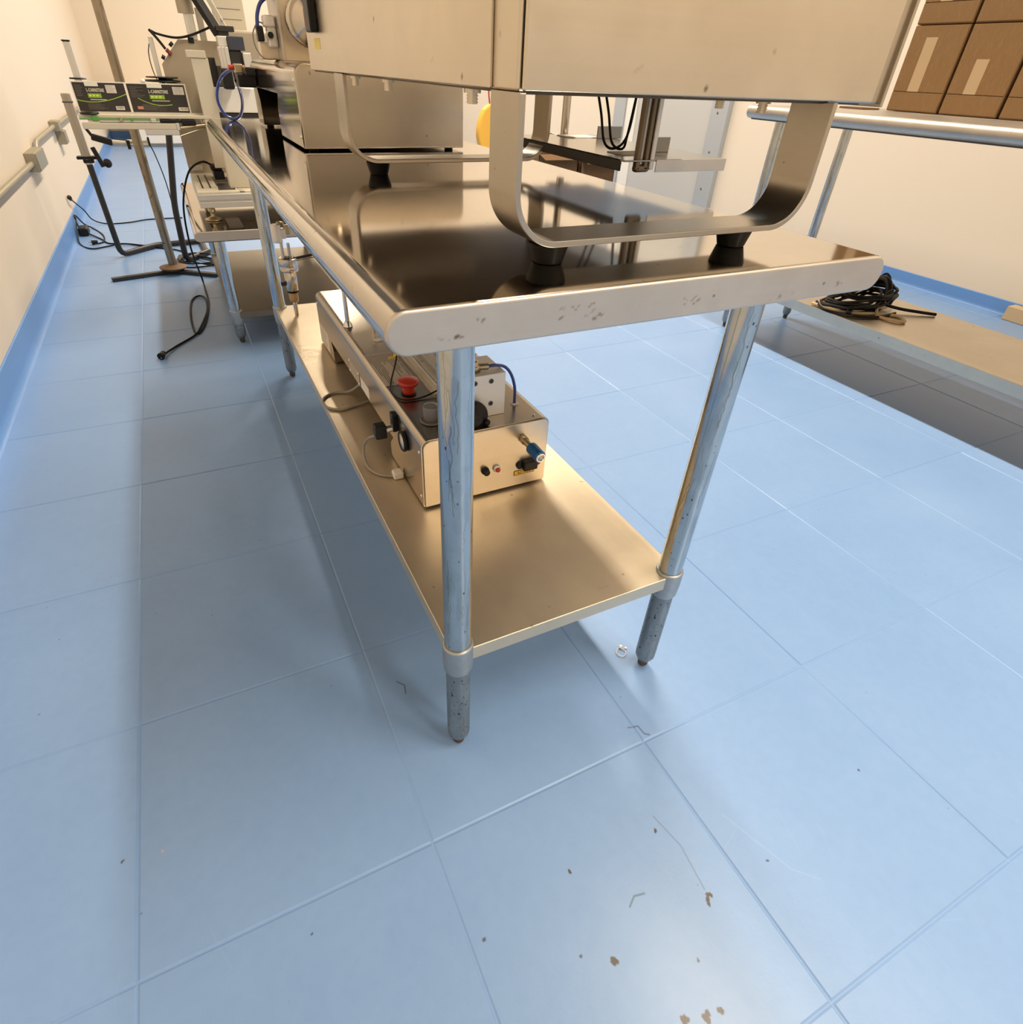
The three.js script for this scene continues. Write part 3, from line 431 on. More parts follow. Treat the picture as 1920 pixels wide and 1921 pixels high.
  // left side
  const ga = part(t, 'gauge', lathe([[0, 0], [0.0195, 0], [0.0215, 0.003], [0.0215, 0.0075], [0.0195, 0.009], [0.0175, 0.007], [0, 0.007]], B.x0, 0.366, -0.588, 30, V3(-1, 0, 0)), blackPlastic); part(ga, 'dial', lathe([[0, 0.0072], [0.0172, 0.0072], [0, 0.0075]], B.x0, 0.366, -0.588, 30, V3(-1, 0, 0)), whitePlastic);
  part(t, 'socket_bracket', [bb(B.x0 - 0.01, B.x0, 0.362, 0.402, -0.655, -0.634, 0.002), bb(B.x0 - 0.0105, B.x0 - 0.0095, 0.379, 0.388, -0.648, -0.641, 0.0004)], blackPlastic); part(t, 'socket_neck', rod(V3(B.x0, 0.368, -0.645), V3(0.556, 0.364, -0.649), 0.0075, 0.0075, 18), chrome); part(t, 'plug', bb(0.538, 0.562, 0.349, 0.379, -0.661, -0.637, 0.003), blackPlastic);
  part(t, 'grey_lead', tube([[0.548, 0.352, -0.655], [0.534, 0.32, -0.7], [0.526, 0.288, -0.72], [0.521, 0.268, -0.69], [0.527, 0.266, -0.652], [0.545, 0.2655, -0.63], [0.566, 0.267, -0.618]], 0.0032, 60, 8), greyCable); part(t, 'lead_plug', bb(0.56, 0.582, 0.2625, 0.279, -0.628, -0.606, 0.004), whitePlastic);
  part(t, 'lead_loop', tube([[0.596, 0.3, -1.01], [0.575, 0.27, -1.044], [0.533, 0.2655, -1.058], [0.502, 0.2655, -1.032], [0.501, 0.2655, -0.987], [0.531, 0.2655, -0.958], [0.565, 0.2655, -0.965], [0.605, 0.268, -0.975]], 0.0032, 70, 8), greyCable);
  part(t, 'rating_plate', quad(V3(B.x0, 0.272, -1.415), V3(B.x0, 0.272, -1.303), V3(B.x0, 0.33, -1.303), V3(B.x0, 0.33, -1.415), 0.0004), S({ map: tPlate, roughness: 0.45 })); part(t, 'small_label', quad(V3(B.x0, 0.329, -0.935), V3(B.x0, 0.329, -0.86), V3(B.x0, 0.357, -0.86), V3(B.x0, 0.357, -0.935), 0.0004), paperWhite);
  part(t, 'blank_plate', bb(B.x0 - 0.0012, B.x0, 0.326, 0.361, -1.045, -0.945, 0.0005), steel); for (const [y, z] of [[0.357, -1.04], [0.357, -0.951], [0.33, -1.04], [0.33, -0.951]]) part(t, 'screw', lathe([[0, 0.0025], [0.0032, 0.0018], [0.004, 0]], B.x0 - 0.001, y, z, 10, V3(-1, 0, 0)), chrome);
}
{ // filler on the table behind the sealing machine
  const t = thing('filling_machine', 'stainless filling machine with blue hose standing on the far half of the front table', 'machine');
  const B = { x0: 0.553, x1: 0.92, zn: -1.083, zf: -1.76, yb: 0.82, yt: 0.968, r: 0.022, arch: { z0: -1.36, z1: -1.66, h: 0.086 }, mat: steelMirror, endMat: steel };
  fillerHousing(t, B); const Y = B.yt;
  part(t, 'bracket_plate', bb(0.574, 0.58, Y, 1.16, -1.42, -1.3, 0.001), steelEdge); part(t, 'bracket_plate', bb(0.581, 0.64, Y, 1.16, -1.318, -1.312, 0.001), steel); part(t, 'bracket_plate', bb(0.636, 0.644, Y, 1.16, -1.42, -1.3, 0.001), steelEdge);
  part(t, 'cylinder_drum', [lathe([[0, 0], [0.046, 0], [0.048, 0.003], [0.048, 0.07], [0, 0.07]], 0.636, 1.04, -1.312, 36, V3(0, 0, 1))], steelBright);
  part(t, 'side_gusset', bb(0.536, 0.575, Y, 1.0, -1.4, -1.36, 0.002), steel);
  part(t, 'air_cylinder', [bb(0.547, 0.572, 1.026, 1.047, -1.36, -1.33, 0.004), bb(0.552, 0.574, 0.99, 1.03, -1.36, -1.335, 0.006), lathe([[0, 0], [0.008, 0], [0.008, 0.012], [0, 0.012]], 0.556, 1.012, -1.334, 16, V3(0, 0, 1))], anodized, 'pale air cylinder head');
  part(t, 'fitting', [rod(V3(0.556, 1.012, -1.325), V3(0.556, 1.012, -1.316), 0.006, 0.006, 14), bb(0.531, 0.545, 1.0, 1.028, -1.36, -1.335, 0.003)], blackPlastic);
  part(t, 'thin_tube', tube([[0.553, 1.03, -1.35], [0.538, 1.034, -1.35], [0.525, 1.018, -1.35], [0.522, 1.004, -1.35], [0.526, 0.985, -1.35], [0.54, Y + 0.002, -1.35], [0.57, Y + 0.002, -1.35]], 0.0014, 50, 8), greyCable);
  part(t, 'air_hose', tube([[0.535, 1.025, -1.35], [0.54, 1.05, -1.35], [0.555, 1.072, -1.35], [0.59, 1.085, -1.35], [0.615, 1.07, -1.34]], 0.004, 40, 10), bluePU);
  part(t, 'valve_cluster', [bb(0.505, 0.552, 0.905, 0.935, -1.72, -1.66, 0.004), bb(0.525, 0.553, 0.93, 0.95, -1.7, -1.64, 0.004)], blackPlastic);
  part(t, 'valve_knob', rod(V3(0.492, 0.947, -1.72), V3(0.506, 0.947, -1.72), 0.006, 0.006, 12), redPlastic); part(t, 'valve_knob', rod(V3(0.526, 0.947, -1.72), V3(0.534, 0.947, -1.72), 0.006, 0.006, 12), orangePlastic); part(t, 'valve_body', bb(0.505, 0.527, 0.934, 0.956, -1.73, -1.7, 0.003), brass);
  part(t, 'hose_loop', tube([[0.54, 0.925, -1.7], [0.515, 0.942, -1.78], [0.488, 0.93, -1.84], [0.466, 0.9, -1.86], [0.457, 0.865, -1.865], [0.468, 0.832, -1.865], [0.492, 0.8195, -1.86], [0.512, 0.832, -1.84], [0.52, 0.865, -1.81], [0.514, 0.9, -1.77], [0.505, 0.918, -1.72]], 0.0042, 120, 10), bluePU, 'looped blue hose');
}

// ---------------------------------------------------------------- nozzle hanging by the undershelf
{
  const t = thing('filling_nozzle', 'chrome filling nozzle standing at the far end of the undershelf', 'nozzle', [0.556, 0.262, -1.7]);
  const up = (pts) => lathe(pts, 0, 0, 0, 24);
  part(t, 'tip', up([[0, 0.0005], [0.0065, 0.0005], [0.0075, 0.05], [0, 0.05]]), steelBright); part(t, 'sleeve', up([[0, 0.05], [0.013, 0.05], [0.0155, 0.058], [0.0155, 0.082], [0, 0.082]]), amber, 'amber sleeve'); part(t, 'seal', up([[0, 0.082], [0.019, 0.082], [0.019, 0.088], [0, 0.088]]), blackRubber);
  part(t, 'barrel', up([[0, 0.088], [0.02, 0.088], [0.02, 0.15], [0, 0.15]]), steelBright); part(t, 'clamp_ring', up([[0, 0.15], [0.029, 0.15], [0.03, 0.152], [0.03, 0.164], [0.027, 0.166], [0.03, 0.168], [0.03, 0.188], [0.028, 0.19], [0.022, 0.19], [0.02, 0.18], [0, 0.18]]), steelBright);
  part(t, 'rod', vrod(-0.012, 0.006, 0.18, 0.24, 0.005, 0.005, 14), steelBright); part(t, 'rod', vrod(0.01, 0, 0.18, 0.235, 0.005, 0.005, 14), steelBright);
  part(t, 'air_cylinder', [lathe([[0, 0.24], [0.014, 0.24], [0.0155, 0.243], [0.0155, 0.292], [0, 0.294]], -0.02, 0, 0.004, 20), bb(-0.012, 0.008, 0.25, 0.28, -0.012, 0.012, 0.004)], anodized, 'white air cylinder'); part(t, 'top_fitting', [lathe([[0, 0.292], [0.012, 0.292], [0.012, 0.298], [0, 0.3]], -0.004, 0, 0, 8), bb(0.004, 0.022, 0.262, 0.29, -0.008, 0.008, 0.003)], brass); part(t, 'blue_collar', rod(V3(0.022, 0.28, 0), V3(0.032, 0.286, 0), 0.005, 0.005, 12), blueAnod);
  part(t, 'hanger_rod', [rod(V3(0.018, 0.186, 0.0), V3(0.3, 0.225, 0.0), 0.0045, 0.0045, 12)], blackMetal); part(t, 'hanger_wire', rod(V3(0.02, 0.181, 0.01), V3(0.3, 0.215, 0.01), 0.002, 0.002, 8), steelBright); part(t, 'side_clip', bb(-0.034, -0.018, 0.105, 0.118, -0.004, 0.008, 0.002), blackMetal);
}

// ---------------------------------------------------------------- labelling machine on the low stand
{
  const t = thing('labelling_machine', 'beige labelling machine with posts and motors on the low stand', 'machine');
  const rail = (z0, z1, x0, x1, y0, y1) => { const r = part(t, 'base_rail', [bb(x0, x1, y0, y0 + 0.02, z0, z1, 0.002), bb(x0, x1, y1 - 0.02, y1, z0, z1, 0.002), bb(x0, x1, y0 + 0.018, y1 - 0.018, z0 + 0.006, z1 - 0.006, 0.001)], alu); return r; };
  rail(-2.34, -2.3, 0.347, 0.8, 0.503, 0.549); rail(-2.84, -2.8, 0.347, 0.8, 0.503, 0.549); part(t, 'base_rail', bb(0.347, 0.372, 0.503, 0.549, -2.8, -2.34, 0.002), alu); part(t, 'base_rail', bb(0.775, 0.8, 0.503, 0.549, -2.8, -2.34, 0.002), alu);
  part(t, 'base_plate', [bb(0.35, 0.428, 0.549, 0.553, -2.82, -2.33, 0.001), bb(0.428, 0.52, 0.549, 0.553, -2.37, -2.33, 0.001), bb(0.428, 0.52, 0.549, 0.553, -2.82, -2.72, 0.001), bb(0.5, 0.79, 0.549, 0.553, -2.82, -2.33, 0.001)], creamPaint);
  for (const x of [0.372, 0.4]) part(t, 'slot', bb(x, x + 0.006, 0.5528, 0.5536, -2.76, -2.42, 0.0003), blackMetal);
  part(t, 'inner_box', bb(0.44, 0.5, 0.505, 0.535, -2.66, -2.44, 0.003), greyPlastic);
  for (const [x, z] of [[0.385, -2.35], [0.76, -2.35], [0.385, -2.8], [0.76, -2.8]]) part(t, 'levelling_foot', lathe([[0, 0], [0.03, 0], [0.031, 0.004], [0.012, 0.012], [0.007, 0.014], [0.007, 0.03], [0.014, 0.03], [0.014, 0.04], [0.01, 0.042], [0.01, 0.052], [0, 0.052]], x, 0.4525, z, 20), brass);
  const pl = new THREE.Shape(); pl.moveTo(0.348, 0.553); pl.lineTo(0.346, 0.936); pl.lineTo(0.425, 1.018); pl.lineTo(0.66, 1.018); pl.lineTo(0.66, 0.553); pl.lineTo(0.348, 0.553); const pg = extrude(pl, 0.01, 0.001); pg.translate(0, 0, -2.83); part(t, 'upright_plate', smooth(pg), beigePaint, 'beige upright plate with a cut corner');
  part(t, 'nameplate', bb(0.357, 0.405, 0.565, 0.585, -2.8195, -2.818, 0.0005), creamPaint);
  part(t, 'column', bb(0.475, 0.56, 0.553, 0.78, -2.47, -2.4, 0.003), creamPaint);
  part(t, 'junction_box', [bb(0.435, 0.475, 0.556, 0.588, -2.71, -2.6, 0.004), bb(0.428, 0.472, 0.588, 0.604, -2.7, -2.62, 0.003)], blackPlastic);
  part(t, 'post', [bb(0.445, 0.505, 0.6, 0.962, -2.61, -2.59, 0.002), bb(0.432, 0.5, 0.962, 0.985, -2.615, -2.585, 0.002)], creamPaint, 'pale flat post');
  part(t, 'inner_guard', bb(0.51, 0.535, 0.8, 0.965, -2.7, -2.66, 0.003), blackMetal); part(t, 'inner_guard', bb(0.535, 0.555, 0.81, 0.94, -2.7, -2.66, 0.003), greyPlastic);
  part(t, 'extrusion', [bb(0.545, 0.582, 0.88, 1.0, -2.6, -2.56, 0.003), bb(0.556, 0.562, 0.88, 1.0, -2.561, -2.557, 0.001), bb(0.568, 0.574, 0.88, 1.0, -2.561, -2.557, 0.001)], alu); part(t, 'extrusion', bb(0.553, 0.588, 1.0, 1.032, -2.66, -2.6, 0.003), alu); part(t, 'extrusion', bb(0.63, 0.66, 0.9, 0.985, -2.6, -2.56, 0.003), alu);
  part(t, 'motor', bb(0.588, 0.645, 0.99, 1.033, -2.64, -2.58, 0.003), navy, 'dark blue motor box'); part(t, 'motor', bb(0.585, 0.63, 0.9, 0.99, -2.64, -2.59, 0.003), blackMetal); part(t, 'motor', bb(0.535, 0.575, 0.87, 0.935, -2.55, -2.5, 0.008), blackPlastic);
  part(t, 'belt_bed', bb(0.478, 0.72, 0.79, 0.872, -2.76, -2.62, 0.004), whitePlastic); part(t, 'belt_rail', bb(0.478, 0.72, 0.772, 0.788, -2.75, -2.63, 0.002), blackMetal);
  part(t, 'bed_support', bb(0.56, 0.6, 0.553, 0.775, -2.71, -2.67, 0.002), alu);
  part(t, 'rear_panel', bb(0.6, 0.73, 1.062, 1.35, -3.14, -3.11, 0.002), creamPaint); for (const y of [1.1, 1.135, 1.17]) part(t, 'panel_seam', bb(0.615, 0.715, y, y + 0.0025, -3.1105, -3.109, 0.0004), aluDark); part(t, 'rear_hood_blocker', bb(0.62, 0.95, 0.4525, 1.062, -3.2, -2.95, 0.012), beigePaint);  // hood: hidden lower part added to block a bright reflection on the filler
  part(t, 'mast', [bb(0.466, 0.5, 1.018, 1.3, -2.86, -2.82, 0.003), bb(0.478, 0.484, 1.018, 1.3, -2.819, -2.816, 0.001)], alu); part(t, 'mast_sleeve', rod(V3(0.478, 1.1, -2.84), V3(0.478, 1.24, -2.84), 0.03, 0.03, 22), beigePaint);
  part(t, 'screen_back', bar(V3(0.577, 1.035, -2.74), V3(0.47, 1.25, -2.82), 0.05, 0.022, 0.004), blackPlastic, 'black control panel seen edge-on'); part(t, 'screen_bracket', [bb(0.565, 0.632, 1.048, 1.066, -2.77, -2.71, 0.003), bb(0.57, 0.61, 1.032, 1.05, -2.77, -2.72, 0.003)], blackMetal); part(t, 'slant_arm', bar(V3(0.618, 1.05, -2.84), V3(0.53, 1.24, -2.86), 0.018, 0.018, 0.002), creamPaint); part(t, 'arm_knob', lathe([[0, 0], [0.006, 0], [0.006, 0.012], [0, 0.014]], 0.6, 1.08, -2.8, 12, V3(0, 0.4, 1)), chrome);
  part(t, 'mast_brace', bb(0.512, 0.535, 1.018, 1.12, -2.86, -2.83, 0.002), creamPaint);
  part(t, 'top_clip', bb(0.462, 0.483, 1.008, 1.026, -2.835, -2.812, 0.002), blackPlastic); part(t, 'reel_post', [bb(0.318, 0.336, 0.86, 1.02, -2.86, -2.842, 0.002), bb(0.33, 0.38, 0.868, 0.88, -2.855, -2.83, 0.002)], alu);
  part(t, 'cable', tube([[0.335, 1.04, -2.83], [0.36, 1.03, -2.82], [0.42, 1.022, -2.8], [0.48, 1.034, -2.8], [0.56, 1.064, -2.8]], 0.004, 40, 8), blackRubber); part(t, 'cable', tube([[0.33, 1.043, -2.83], [0.35, 1.018, -2.82], [0.372, 0.985, -2.815]], 0.005, 24, 8), blackRubber); part(t, 'sensor', [rod(V3(0.374, 0.984, -2.81), V3(0.388, 0.968, -2.81), 0.0075, 0.0075, 12)], S({ color: lin(0.2, 0.02, 0.018), roughness: 0.4 })); part(t, 'sensor_boot', [rod(V3(0.392, 1.005, -2.81), V3(0.4, 0.996, -2.81), 0.009, 0.009, 12), rod(V3(0.352, 0.962, -2.81), V3(0.362, 0.955, -2.81), 0.008, 0.008, 12)], blackPlastic);
  part(t, 'thin_wire', tube([[0.318, 1.0, -2.85], [0.308, 0.97, -2.85], [0.306, 0.93, -2.85], [0.312, 0.89, -2.85], [0.325, 0.87, -2.85]], 0.002, 30, 6), blackRubber);
}
// ---------------------------------------------------------------- infeed conveyor reaching out from the labelling machine
{
  const t = thing('infeed_conveyor', 'small cream conveyor arm reaching out from the labelling machine', 'conveyor');
  part(t, 'bed', bb(0.0192, 0.4708, 0.7684, 0.7804, -2.7372, -2.5879, 0.003), creamPaint); part(t, 'side_rail', bb(0.0229, 0.338, 0.7349, 0.7543, -2.5954, -2.573, 0.002), creamPaint); part(t, 'end_cap', bb(0.338, 0.3499, 0.7326, 0.7565, -2.5969, -2.5715, 0.002), alu); part(t, 'side_rail', bb(0.0453, 0.2992, 0.7565, 0.7662, -2.6103, -2.5879, 0.002), whitePlastic); part(t, 'cross_member', bb(0.0752, 0.3215, 0.7386, 0.7684, -2.6775, -2.6626, 0.002), alu); part(t, 'cross_member', bb(0.2245, 0.3439, 0.7162, 0.7349, -2.6028, -2.573, 0.002), alu);
  part(t, 'green_strip', bb(0.0192, 0.2842, 0.764, 0.7684, -2.5864, -2.5819, 0.001), green, 'green guide strip'); part(t, 'green_block', bb(0.0603, 0.0827, 0.7602, 0.7774, -2.5879, -2.5789, 0.003), green); part(t, 'clip', bb(0.1499, 0.161, 0.758, 0.7729, -2.5842, -2.5767, 0.002), brass); part(t, 'clip', bb(0.1872, 0.1961, 0.761, 0.7714, -2.5842, -2.5767, 0.002), green); part(t, 'clip', bb(0.2544, 0.273, 0.7565, 0.7699, -2.5849, -2.5774, 0.002), alu); part(t, 'belt_motor', [bb(0.2842, 0.3589, 0.755, 0.7677, -2.6028, -2.5804, 0.005), bb(0.3589, 0.4111, 0.7475, 0.7684, -2.6103, -2.5804, 0.005)], blackPlastic); part(t, 'end_roller', bar(V3(0.4485, 0.761, -2.6028), V3(0.4485, 0.761, -2.7223), 0.03, 0.03, 0.012), alu); part(t, 'tie_rod', rod(V3(0.3514, 0.7401, -2.5879), V3(0.4783, 0.7535, -2.6028), 0.006, 0.006, 10), brass); part(t, 'tie_rod', rod(V3(0.3439, 0.7125, -2.5879), V3(0.4708, 0.7475, -2.6252), 0.004, 0.004, 10), brass);
  part(t, 'mount', [bb(0.44, 0.5, 0.74, 0.775, -2.68, -2.612, 0.003)], alu); part(t, 'black_puck', lathe([[0, 0], [0.0299, 0], [0.0314, 0.0022], [0.0299, 0.006], [0, 0.0067]], 0.0565, 0.7804, -2.6028, 20), blackPlastic);
  part(t, 'reel_rod', [bb(0.0304, 0.0528, 0.7804, 0.9924, -2.782, -2.7596, 0.003), bb(0.0401, 0.0431, 0.7804, 0.9924, -2.7592, -2.7574, 0.0005)], alu); part(t, 'rod_cap', bb(0.0282, 0.055, 0.9924, 0.9969, -2.7842, -2.7574, 0.001), blackPlastic); part(t, 'rod_flange', lathe([[0, 0], [0.0284, 0], [0.0284, 0.0045], [0, 0.0052]], 0.0416, 0.8797, -2.7708, 20), blackPlastic); part(t, 'rod_foot', bb(0.0267, 0.0565, 0.7684, 0.7819, -2.7895, -2.7297, 0.002), alu);
  part(t, 'reel_disc', [lathe([[0, 0], [0.0635, 0], [0.0657, 0.0022], [0.0635, 0.006], [0.0149, 0.0067], [0.0149, 0.0119], [0.0582, 0.0127], [0.0582, 0.0164], [0, 0.0172]], 0.333, 0.8797, -2.775, 32), vrod(0.333, -2.775, 0.855, 0.881, 0.006, 0.006, 12), bb(0.327, 0.372, 0.855, 0.862, -2.82, -2.769, 0.001)], blackPlastic, 'black reel disc'); part(t, 'reel_knob', lathe([[0, 0], [0.0075, 0.0015], [0.009, 0.0075], [0.006, 0.0134], [0, 0.0149]], 0.2618, 0.8767, -2.6551, 16), whitePlastic);
}
{ // strip of printed labels standing on the conveyor
  const t = thing('label_strip', 'white strip with two dark printed labels standing on the conveyor', 'labels');
  part(t, 'backing', bb(0.017, 0.4081, 0.7808, 0.8767, -2.701, -2.6999, 0.0004), paperWhite);
  for (const [i, x0, x1] of [[0, 0.0215, 0.1924], [1, 0.2006, 0.4022]]) part(t, 'printed_label', quad(V3(x0, 0.7826, -2.6999), V3(x1, 0.7826, -2.6999), V3(x1, 0.873, -2.6999), V3(x0, 0.873, -2.6999), 0.0006), S({ map: tLabel[i], roughness: 0.3 }), 'dark label with green printing');
}
{ // stand of two bent tubes behind the conveyor
  const t = thing('tube_stand', 'bent black tube stand with clamp and sensor arm beside the left wall', 'stand');
  const u = part(t, 'tube_leg', bentTube([[-0.118, 0.5, -3.81], [-0.112, 0.016, -3.81], [0.08, 0.016, -4.0], [0.33, 0.016, -4.03]], 0.0155, 0.045), blackMetal, 'bent black tube leg'); part(u, 'sleeve', [bb(-0.14, -0.1, 0.5, 0.79, -3.83, -3.79, 0.003), bb(-0.123, -0.117, 0.5, 0.79, -3.7895, -3.786, 0.001)], sleeveAlu, 'aluminium sleeve'); part(u, 'collar', rod(V3(-0.119, 0.478, -3.81), V3(-0.119, 0.5, -3.81), 0.018, 0.018, 18), alu); part(u, 'tie_band', bb(-0.143, -0.097, 0.752, 0.757, -3.833, -3.785, 0.001), navy);
  part(t, 'tube_leg', bentTube([[0.308, 0.64, -3.6], [0.285, 0.52, -3.6], [0.242, 0.3, -3.59], [0.226, 0.016, -3.57], [0.36, 0.016, -3.75]], 0.0165, 0.05), blackMetal, 'bent black tube leg');
  const c = part(t, 'clamp', [bb(-0.165, -0.06, 0.502, 0.516, -3.835, -3.785, 0.003), bb(-0.14, -0.09, 0.484, 0.502, -3.83, -3.79, 0.004), bar(V3(-0.075, 0.56, -3.77), V3(-0.05, 0.47, -3.76), 0.022, 0.022, 0.003)], blackPlastic); part(c, 'clamp_knob', lathe([[0, 0], [0.02, 0], [0.022, 0.004], [0.02, 0.012], [0, 0.014]], -0.03, 0.487, -3.76, 20, V3(0.8, 0.1, 1)), blackPlastic);
  const a = part(t, 'sensor_arm', [bar(V3(-0.06, 0.61, -3.74), V3(0.03, 0.585, -3.72), 0.03, 0.03, 0.006), bar(V3(-0.075, 0.65, -3.74), V3(-0.05, 0.6, -3.74), 0.014, 0.014, 0.003)], blackPlastic); part(a, 'arm_tube', [rod(V3(0.03, 0.588, -3.72), V3(0.11, 0.582, -3.71), 0.011, 0.009, 14), rod(V3(0.1, 0.592, -3.71), V3(0.2, 0.594, -3.7), 0.008, 0.008, 12), rod(V3(0.1, 0.577, -3.71), V3(0.2, 0.578, -3.7), 0.007, 0.007, 12)], creamPaint); part(a, 'arm_clip', [bb(0.094, 0.11, 0.556, 0.598, -3.72, -3.695, 0.003), bb(0.196, 0.206, 0.57, 0.612, -3.71, -3.69, 0.003)], blackPlastic); part(a, 'wire', tube([[0.204, 0.572, -3.7], [0.215, 0.52, -3.7], [0.23, 0.4, -3.68], [0.232, 0.2, -3.66], [0.24, 0.012, -3.64]], 0.003, 40, 6), blackRubber);
  part(t, 'joint_tube', rod(V3(0.345, 0.016, -3.74), V3(0.335, 0.016, -4.02), 0.0155, 0.0155, 14), blackMetal);
}
{ // tall pole on a round foot
  const t = thing('pole_stand', 'tall steel pole on a rusty round foot with flat bars', 'stand', [0.157, 0, -3.41]);
  part(t, 'pole', vrod(0, 0, 0.035, 2.3, 0.0215, 0.0215, 28), poleSteel); part(t, 'base_disc', lathe([[0, 0.018], [0.05, 0.018], [0.068, 0.028], [0.07, 0.034], [0.03, 0.04], [0, 0.042]], 0, 0, 0.02, 32), rustPlate, 'rusty round foot');
  for (const [x, z] of [[-0.3, 0.1], [0.21, 0.17], [0.05, -0.3]]) part(t, 'base_bar', bar(V3(0, 0.0095, 0.02), V3(x, 0.0095, z), 0.03, 0.018, 0.002), blackMetal);
}

// ---------------------------------------------------------------- cords on the floor
{
  const plug = (t, p, d) => { const q = V3(...p), e = V3(...d).normalize(); part(t, 'plug', [rod(q, q.clone().addScaledVector(e, 0.03), 0.011, 0.013, 12), rod(q.clone().addScaledVector(e, 0.03), q.clone().addScaledVector(e, 0.034), 0.014, 0.014, 12)], blackPlastic); const s = V3(-e.z, 0, e.x).multiplyScalar(0.006); part(t, 'prong', [bar(q.clone().addScaledVector(e, 0.034).add(s), q.clone().addScaledVector(e, 0.05).add(s), 0.0015, 0.006, 0.0003), bar(q.clone().addScaledVector(e, 0.034).sub(s), q.clone().addScaledVector(e, 0.05).sub(s), 0.0015, 0.006, 0.0003)], chrome); };
  const y = 0.0045, a = thing('power_cord', 'black power cord hanging from the labelling machine with its plug on the open floor', 'cord');
  part(a, 'lead', tube([[0.44, 0.6, -2.68], [0.4, 0.615, -2.66], [0.34, 0.57, -2.7], [0.288, 0.43, -2.78], [0.272, 0.22, -2.95], [0.285, 0.03, -3.12], [0.288, y, -2.98], [0.286, y, -2.77], [0.252, y, -2.5], [0.21, y, -2.37], [0.197, y, -2.56], [0.212, y, -2.83], [0.252, y + 0.001, -2.91], [0.279, y + 0.004, -2.83], [0.27, y + 0.004, -2.64], [0.226, y + 0.004, -2.42], [0.2, y, -2.355], [0.124, y, -2.251], [0.078, 0.008, -2.17]], 0.0042, 220, 8), blackRubber); plug(a, [0.078, 0.0135, -2.17], [-0.3, 0, 1]);
  const b = thing('power_cord', 'thin black cord with its plug end resting up against the left wall', 'cord');
  part(b, 'lead', tube([[0.255, y, -4.854], [0.037, y, -4.851], [-0.098, y, -4.774], [-0.23, y, -4.772], [-0.31, y + 0.02, -4.82], [-0.345, 0.08, -4.85], [-0.366, 0.15, -4.72], [-0.37, 0.185, -4.63]], 0.004, 90, 8), blackRubber); plug(b, [-0.371, 0.185, -4.63], [0, 0.35, 0.7]);
  const c = thing('power_cord', 'looped black cord with an adapter block near the left skirting', 'cord');
  part(c, 'lead', tube([[0.26, y, -3.74], [0.179, y, -3.894], [0.033, y, -4.006], [-0.086, y, -4.125], [-0.19, y, -4.169], [-0.24, y, -4.301], [-0.31, y + 0.004, -4.44]], 0.0042, 90, 8), blackRubber); part(c, 'adapter', bb(-0.368, -0.312, 0.0, 0.05, -4.53, -4.42, 0.012), blackPlastic); part(c, 'lead', tube([[-0.365, 0.025, -4.5], [-0.376, 0.1, -4.58], [-0.35, 0.03, -4.66], [-0.303, y, -4.636], [-0.237, y, -4.423], [-0.222, y, -4.237], [-0.25, y, -4.18]], 0.0042, 80, 8), blackRubber); part(c, 'lead', tube([[-0.37, 0.09, -4.56], [-0.368, 0.04, -4.4], [-0.35, y, -4.2], [-0.279, y, -4.056], [-0.202, y, -4.088], [-0.1, y + 0.007, -4.1], [0.05, y + 0.006, -3.99]], 0.0042, 80, 8), blackRubber); plug(c, [-0.25, 0.0135, -4.18], [-1, 0, 0.1]);
  const d = thing('cable_tangle', 'knot of thin black wires on the floor behind the pole foot', 'cord');
  const R = rng(31); for (let i = 0; i < 4; i++) { const pts = []; for (let k = 0; k < 7; k++) pts.push([0.3 + 0.09 * Math.cos(k * 1.1 + i) + (R() - 0.5) * 0.06, y + 0.008 * i, -3.55 + 0.13 * Math.sin(k * 1.1 + i * 2) + (R() - 0.5) * 0.08]); part(d, 'wire', tube(pts, 0.0038, 60, 6), blackRubber); }
}

// ---------------------------------------------------------------- conduit on the left wall
{
  const t = thing('electrical_conduit', 'grey metal conduit with outlet boxes along the left wall', 'conduit'), x = RM.x0 + 0.022, galv = S({ color: lin(0.34, 0.3, 0.22), roughness: 0.45, metalness: 0.5 });
  part(t, 'pipe', rod(V3(x, 0.495, -1.2), V3(x, 0.488, -3.78), 0.013), galv); part(t, 'pipe', bentTube([[x, 0.51, -4.02], [x, 0.553, -4.12], [x, 0.556, -5.0]], 0.013, 0.05), galv); part(t, 'pipe', rod(V3(x, 0.55, -5.15), V3(x, 0.545, -8.8), 0.013), galv);
  const ob = (z0, z1, y0, y1) => { const b = part(t, 'outlet_box', bb(RM.x0, RM.x0 + 0.05, y0, y1, z0, z1, 0.004), galv); part(b, 'cover', bb(RM.x0 + 0.05, RM.x0 + 0.054, y0 + 0.004, y1 - 0.004, z0 + 0.004, z1 - 0.004, 0.001), galv); };
  ob(-4.06, -3.76, 0.45, 0.535); ob(-5.14, -5.0, 0.53, 0.585); ob(-5.28, -5.15, 0.44, 0.52);
}

